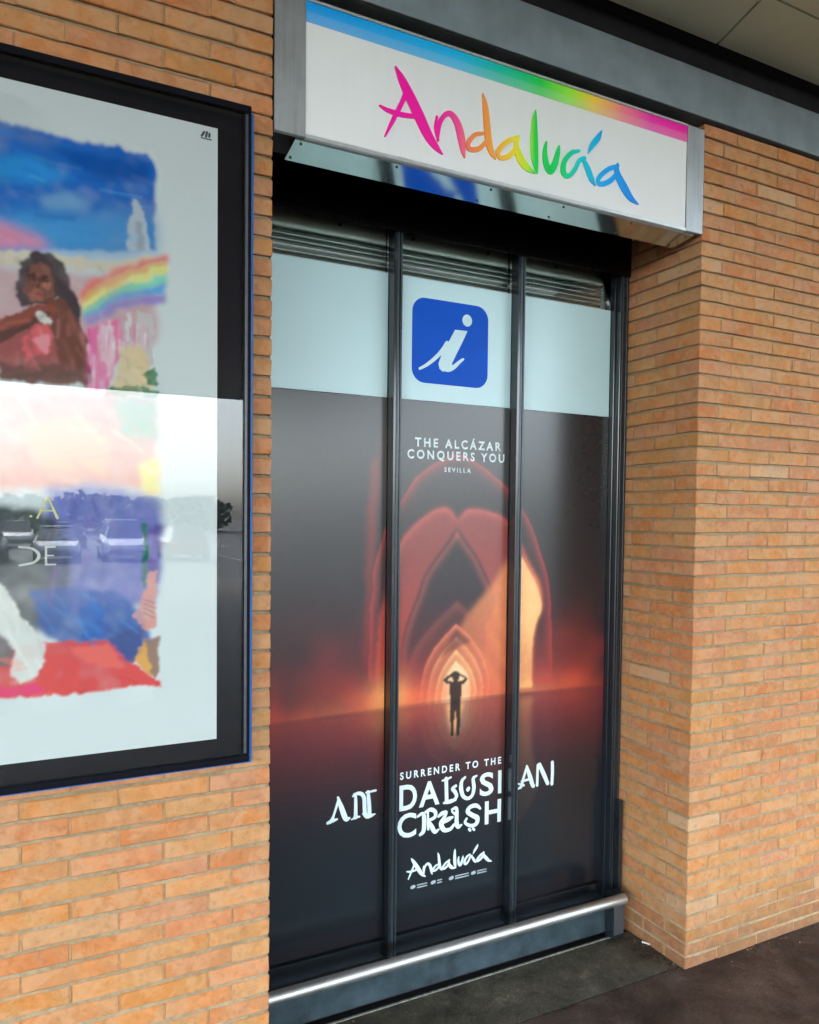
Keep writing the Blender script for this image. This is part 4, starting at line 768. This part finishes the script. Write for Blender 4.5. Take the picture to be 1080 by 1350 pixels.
    # loose brush marks, left of what the frame shows and through the whole sheet
    r = np.random.RandomState(5)
    art = inside(X2, Z2, [(-1.33,1.39),(-.345,1.40),(-.34,2.86),(-1.33,2.95)])
    for i in range(260):
        x = r.uniform(-1.3, -.37); z = r.uniform(1.42, 2.9); L = r.uniform(.01, .03); a = r.uniform(0, 3.14); wd = r.uniform(.003, .009)
        ix = np.searchsorted(px, x); iz = np.searchsorted(pz, z); c = img[min(iz, len(pz)-1), min(ix, len(px)-1)]*r.uniform(.72, 1.3)
        x0 = max(ix-24, 0); x1 = ix+24; z0 = max(iz-24, 0); z1 = iz+24
        sx = AX[z0:z1, x0:x1]-x; sz = AZ[z0:z1, x0:x1]-z
        u = sx*math.cos(a)+sz*math.sin(a); v = -sx*math.sin(a)+sz*math.cos(a)
        al = .3*np.exp(-(u/L)**4-(v/wd)**2)*art[z0:z1, x0:x1]
        img[z0:z1, x0:x1] = img[z0:z1, x0:x1]*(1-al[..., None])+np.clip(c, 0, 1)*al[..., None]
    return np.clip(img*1.38, 0, .94)
po = print_sheet('poster', px-PB.x, pz-PB.z, poster_art(), -.0463, M_poster_ink, None, Vector((0, 0, 0)))
po.location = (PB.x, 0, PB.z); tag(po, 'painted poster of a dark haired woman under a rainbow and blue sky, behind glass', 'poster')
def on_poster(strokes, mat, name='letter'):
    m = MB()
    for i, st in enumerate(strokes): m.stroke(st, -.0463, .0006+i*.0002)
    o = m.build(name, mat, po); o.data.transform(Matrix.Translation(-Vector((PB.x, 0, PB.z))))
M_yellow = simple('pale_yellow_ink', (.72,.72,.30), .6); M_white_ink = simple('white_ink', (.62,.66,.64), .6)
on_poster([[(-.663,1.897,.0025), (-.661,1.897,.0025)]], M_yellow, 'full_stop')
on_poster([[(-.647,1.893,.0026), (-.622,1.950,.0022)], [(-.622,1.950,.0022), (-.599,1.893,.0034)], [(-.638,1.912,.0016), (-.608,1.912,.0016)]], M_yellow)
on_poster([[(-.690,1.816,.0028), (-.660,1.812,.0032), (-.644,1.795,.0038), (-.655,1.776,.0034), (-.690,1.768,.0026)]], M_white_ink)
on_poster([[(-.627,1.816,.0028), (-.627,1.769,.0028)], [(-.627,1.816,.0022), (-.605,1.816,.0022)], [(-.627,1.793,.002), (-.609,1.793,.002)], [(-.627,1.769,.0022), (-.604,1.769,.0022)]], M_white_ink)
on_poster([[(-.221,2.983,.003), (-.214,2.995,.003)], [(-.209,2.983,.003), (-.206,2.996,.003)], [(-.200,2.985,.003), (-.199,2.993,.003)], [(-.222,2.977,.0014), (-.194,2.977,.0014)]], M_case_edge, 'printer_mark')
# ------------------------------------------------------------------ what the case glass mirrors: car park and tree line behind the camera
def car_paint(name, c): return simple(name, c, .25, .1, .5, grain=.04, coat=.7)
M_tyre = simple('tyre_rubber', (.015,.015,.015), .85); M_rim = simple('wheel_rim', (.4,.4,.41), .35, .8)
M_win = simple('car_glass', (.012,.016,.018), .06, 0, .8); M_lamp = simple('lamp_lens', (.7,.7,.68), .1); M_tail = simple('tail_lens', (.4,.01,.01), .15)
def loft(sections):
    m = MB(); n = len(sections[0]); v = [p for s in sections for p in s]
    f = [(i*n+j, i*n+(j+1) % n, (i+1)*n+(j+1) % n, (i+1)*n+j) for i in range(len(sections)-1) for j in range(n)]
    f += [tuple(range(n))[::-1], tuple(range((len(sections)-1)*n, len(sections)*n))]
    m.add(v, f, 0, False); return m
def make_car(x, y, rz, paint, label, tall=0.):
    root = empty('parked_car', (x, y, -.13)); root.rotation_euler = (0, 0, rz); tag(root, label, 'car', 'cars parked opposite the entrance')
    prof = [(-2.1,.42,.62),(-2.05,.30,.86),(-1.4,.25,.93+tall*.3),(-.8,.24,.97+tall*.4),(.7,.24,.95+tall*.3),(1.5,.25,.88+tall*.2),(2.0,.30,.72),(2.12,.42,.58)]
    secs = []
    for (px_, z0, z1) in prof:
        hw = .86 if abs(px_) < 1.9 else .72
        secs.append([(px_, -hw, z0+.08), (px_, -hw*.9, z0), (px_, hw*.9, z0), (px_, hw, z0+.08), (px_, hw, z1-.16), (px_, hw*.9, z1), (px_, -hw*.9, z1), (px_, -hw, z1-.16)])
    loft(secs).build('body', paint, root)
    cab = [(-1.75-.1*tall,.93,.94),(-1.25,.94,1.36+tall),(-.2,.95,1.46+tall),(.45,.95,1.40+tall),(1.15,.92,.95)]
    secs = [[(a, -.76, z0), (a, .76, z0), (a, .74-.28*(z1-z0), z1), (a, -.74+.28*(z1-z0), z1)] for a, z0, z1 in cab]
    loft(secs).build('cabin_glass', M_win, root)
    m = MB(); m.bbox(-1.22, .46, -.60, .60, 1.41+tall, 1.475+tall, .02); m.build('roof', paint, root)
    for s in (-1, 1):
        for xx in (-1.3, -.35, .55):
            m = MB(); m.add([(xx-.04,s*.775,.93),(xx+.04,s*.775,.93),(xx+.04-.12*(xx>.4),s*.60,1.42+tall),(xx-.04-.12*(xx>.4),s*.60,1.42+tall)], [(0,1,2,3)]); m.build('pillar', paint, root)
        for xx in (-1.3, 1.3):
            m = MB(); m.tube((xx, s*.68, .31), (xx, s*.89, .31), .31, 20); w = m.build('wheel', M_tyre, root)
            m = MB(); m.tube((xx, s*.885, .31), (xx, s*.898, .31), .19, 14); m.build('rim', M_rim, w)
        m = MB(); m.bbox(1.98, 2.10, s*.56-.15, s*.56+.15, .60, .72, .01); m.build('headlight', M_lamp, root)
        m = MB(); m.bbox(-2.11, -2.04, s*.58-.13, s*.58+.13, .66, .82, .01); m.build('tail_light', M_tail, root)
    return root
H = math.pi/2
cars = [(-5.0,-33,H,(.62,.63,.63),'white hatchback parked nearest the left end of the front row',.02),(-2.3,-33,-H,(.05,.055,.06),'dark grey saloon parked in the front row beside the white hatchback',0),
        (.4,-33,H,(.42,.44,.46),'silver saloon parked in the front row facing the building',0),(3.0,-33,H,(.6,.61,.61),'tall white van-like car parked in the front row',.3),
        (5.6,-33,-H,(.30,.03,.025),'red hatchback parked at the right of the front row',.03),(-3.8,-47,H,(.05,.09,.2),'dark blue car parked in the back row',0),
        (-1.2,-47,H,(.5,.5,.5),'light grey car parked in the back row',.1),(1.5,-47,-H,(.02,.02,.02),'black car parked in the back row',0),(4.2,-47,H,(.55,.55,.53),'cream white car parked in the back row',.05)]
for i, (x, y, rz, c, lab, tall) in enumerate(cars):
    nm = ['white', 'grey', 'silver', 'white', 'red', 'blue', 'grey', 'black', 'cream'][i]+'_car_paint'
    make_car(x, y, rz, car_paint(nm, c), lab, tall)
rn = random.Random(3); m = MB()
for i in range(26000):
    cl = rn.randrange(120); cr = random.Random(cl); cx_, cy_, ch = cr.uniform(-110, 110), cr.uniform(-95, -75), cr.uniform(1.6, 4.2)
    a, e, rr = rn.uniform(0, 6.28), rn.uniform(-1.2, 1.4), rn.random()**.35
    p = Vector((cx_+math.cos(a)*math.cos(e)*rr*4.2, cy_+math.sin(a)*math.cos(e)*rr*3.5, max(ch*.5+math.sin(e)*rr*ch*.5, .2)))
    u = Vector((rn.gauss(0,1), rn.gauss(0,1), rn.gauss(0,1))).normalized()*.42; w = u.orthogonal().normalized()*.42
    m.add([p-u, p+w, p+u, p-w], [(0,1,2,3)])
tl = m.build('far_wood', simple('far_foliage', (.11,.14,.11), .8, grain=.4, gscale=.6)); tag(tl, kind='stuff')
# small litter at the foot of the bricks
m = MB(); m.tube((1.79, .232, .0055), (1.812-.006, .20, .0055), .004, 8); o = m.build('cigarette_end', M_litter); tag(o, 'cigarette end lying on the dark floor against the brick corner', 'litter')
# grit and bits of dry leaf swept against the foot of the walls
rn = random.Random(11); m = MB()
for i in range(340):
    if i < 170: x, y = rn.uniform(W+.004, 3.2), -abs(rn.gauss(0, .035))-.002
    elif i < 300: x, y = W-.004-abs(rn.gauss(0, .03)), rn.uniform(.0, .29)
    else: x, y = rn.uniform(.05, W), .322-abs(rn.gauss(0, .05))
    r = rn.choice((.0015, .002, .003, .003, .005)); z = .0 if y < .022 else -.0015
    a = rn.uniform(0, 6.28); p = [(x+r*rn.uniform(.5,1.2)*math.cos(a+q*1.26), y+r*rn.uniform(.5,1.2)*math.sin(a+q*1.26), z+r*rn.uniform(.2,.7)) for q in range(5)]
    m.add(p+[(q[0], q[1], z-.001) for q in p], [(0,1,2,3,4)]+[(j, (j+1) % 5, 5+(j+1) % 5, 5+j) for j in range(5)], rn.choice((0, 0, 0, 0, 0, 1)) if i % 70 else 2)
o = m.build('swept_grit', [simple('grit', (.03,.025,.02), .9), simple('dry_leaf', (.16,.085,.03), .8), simple('paper_bit', (.5,.49,.45), .9)]); tag(o, kind='stuff')
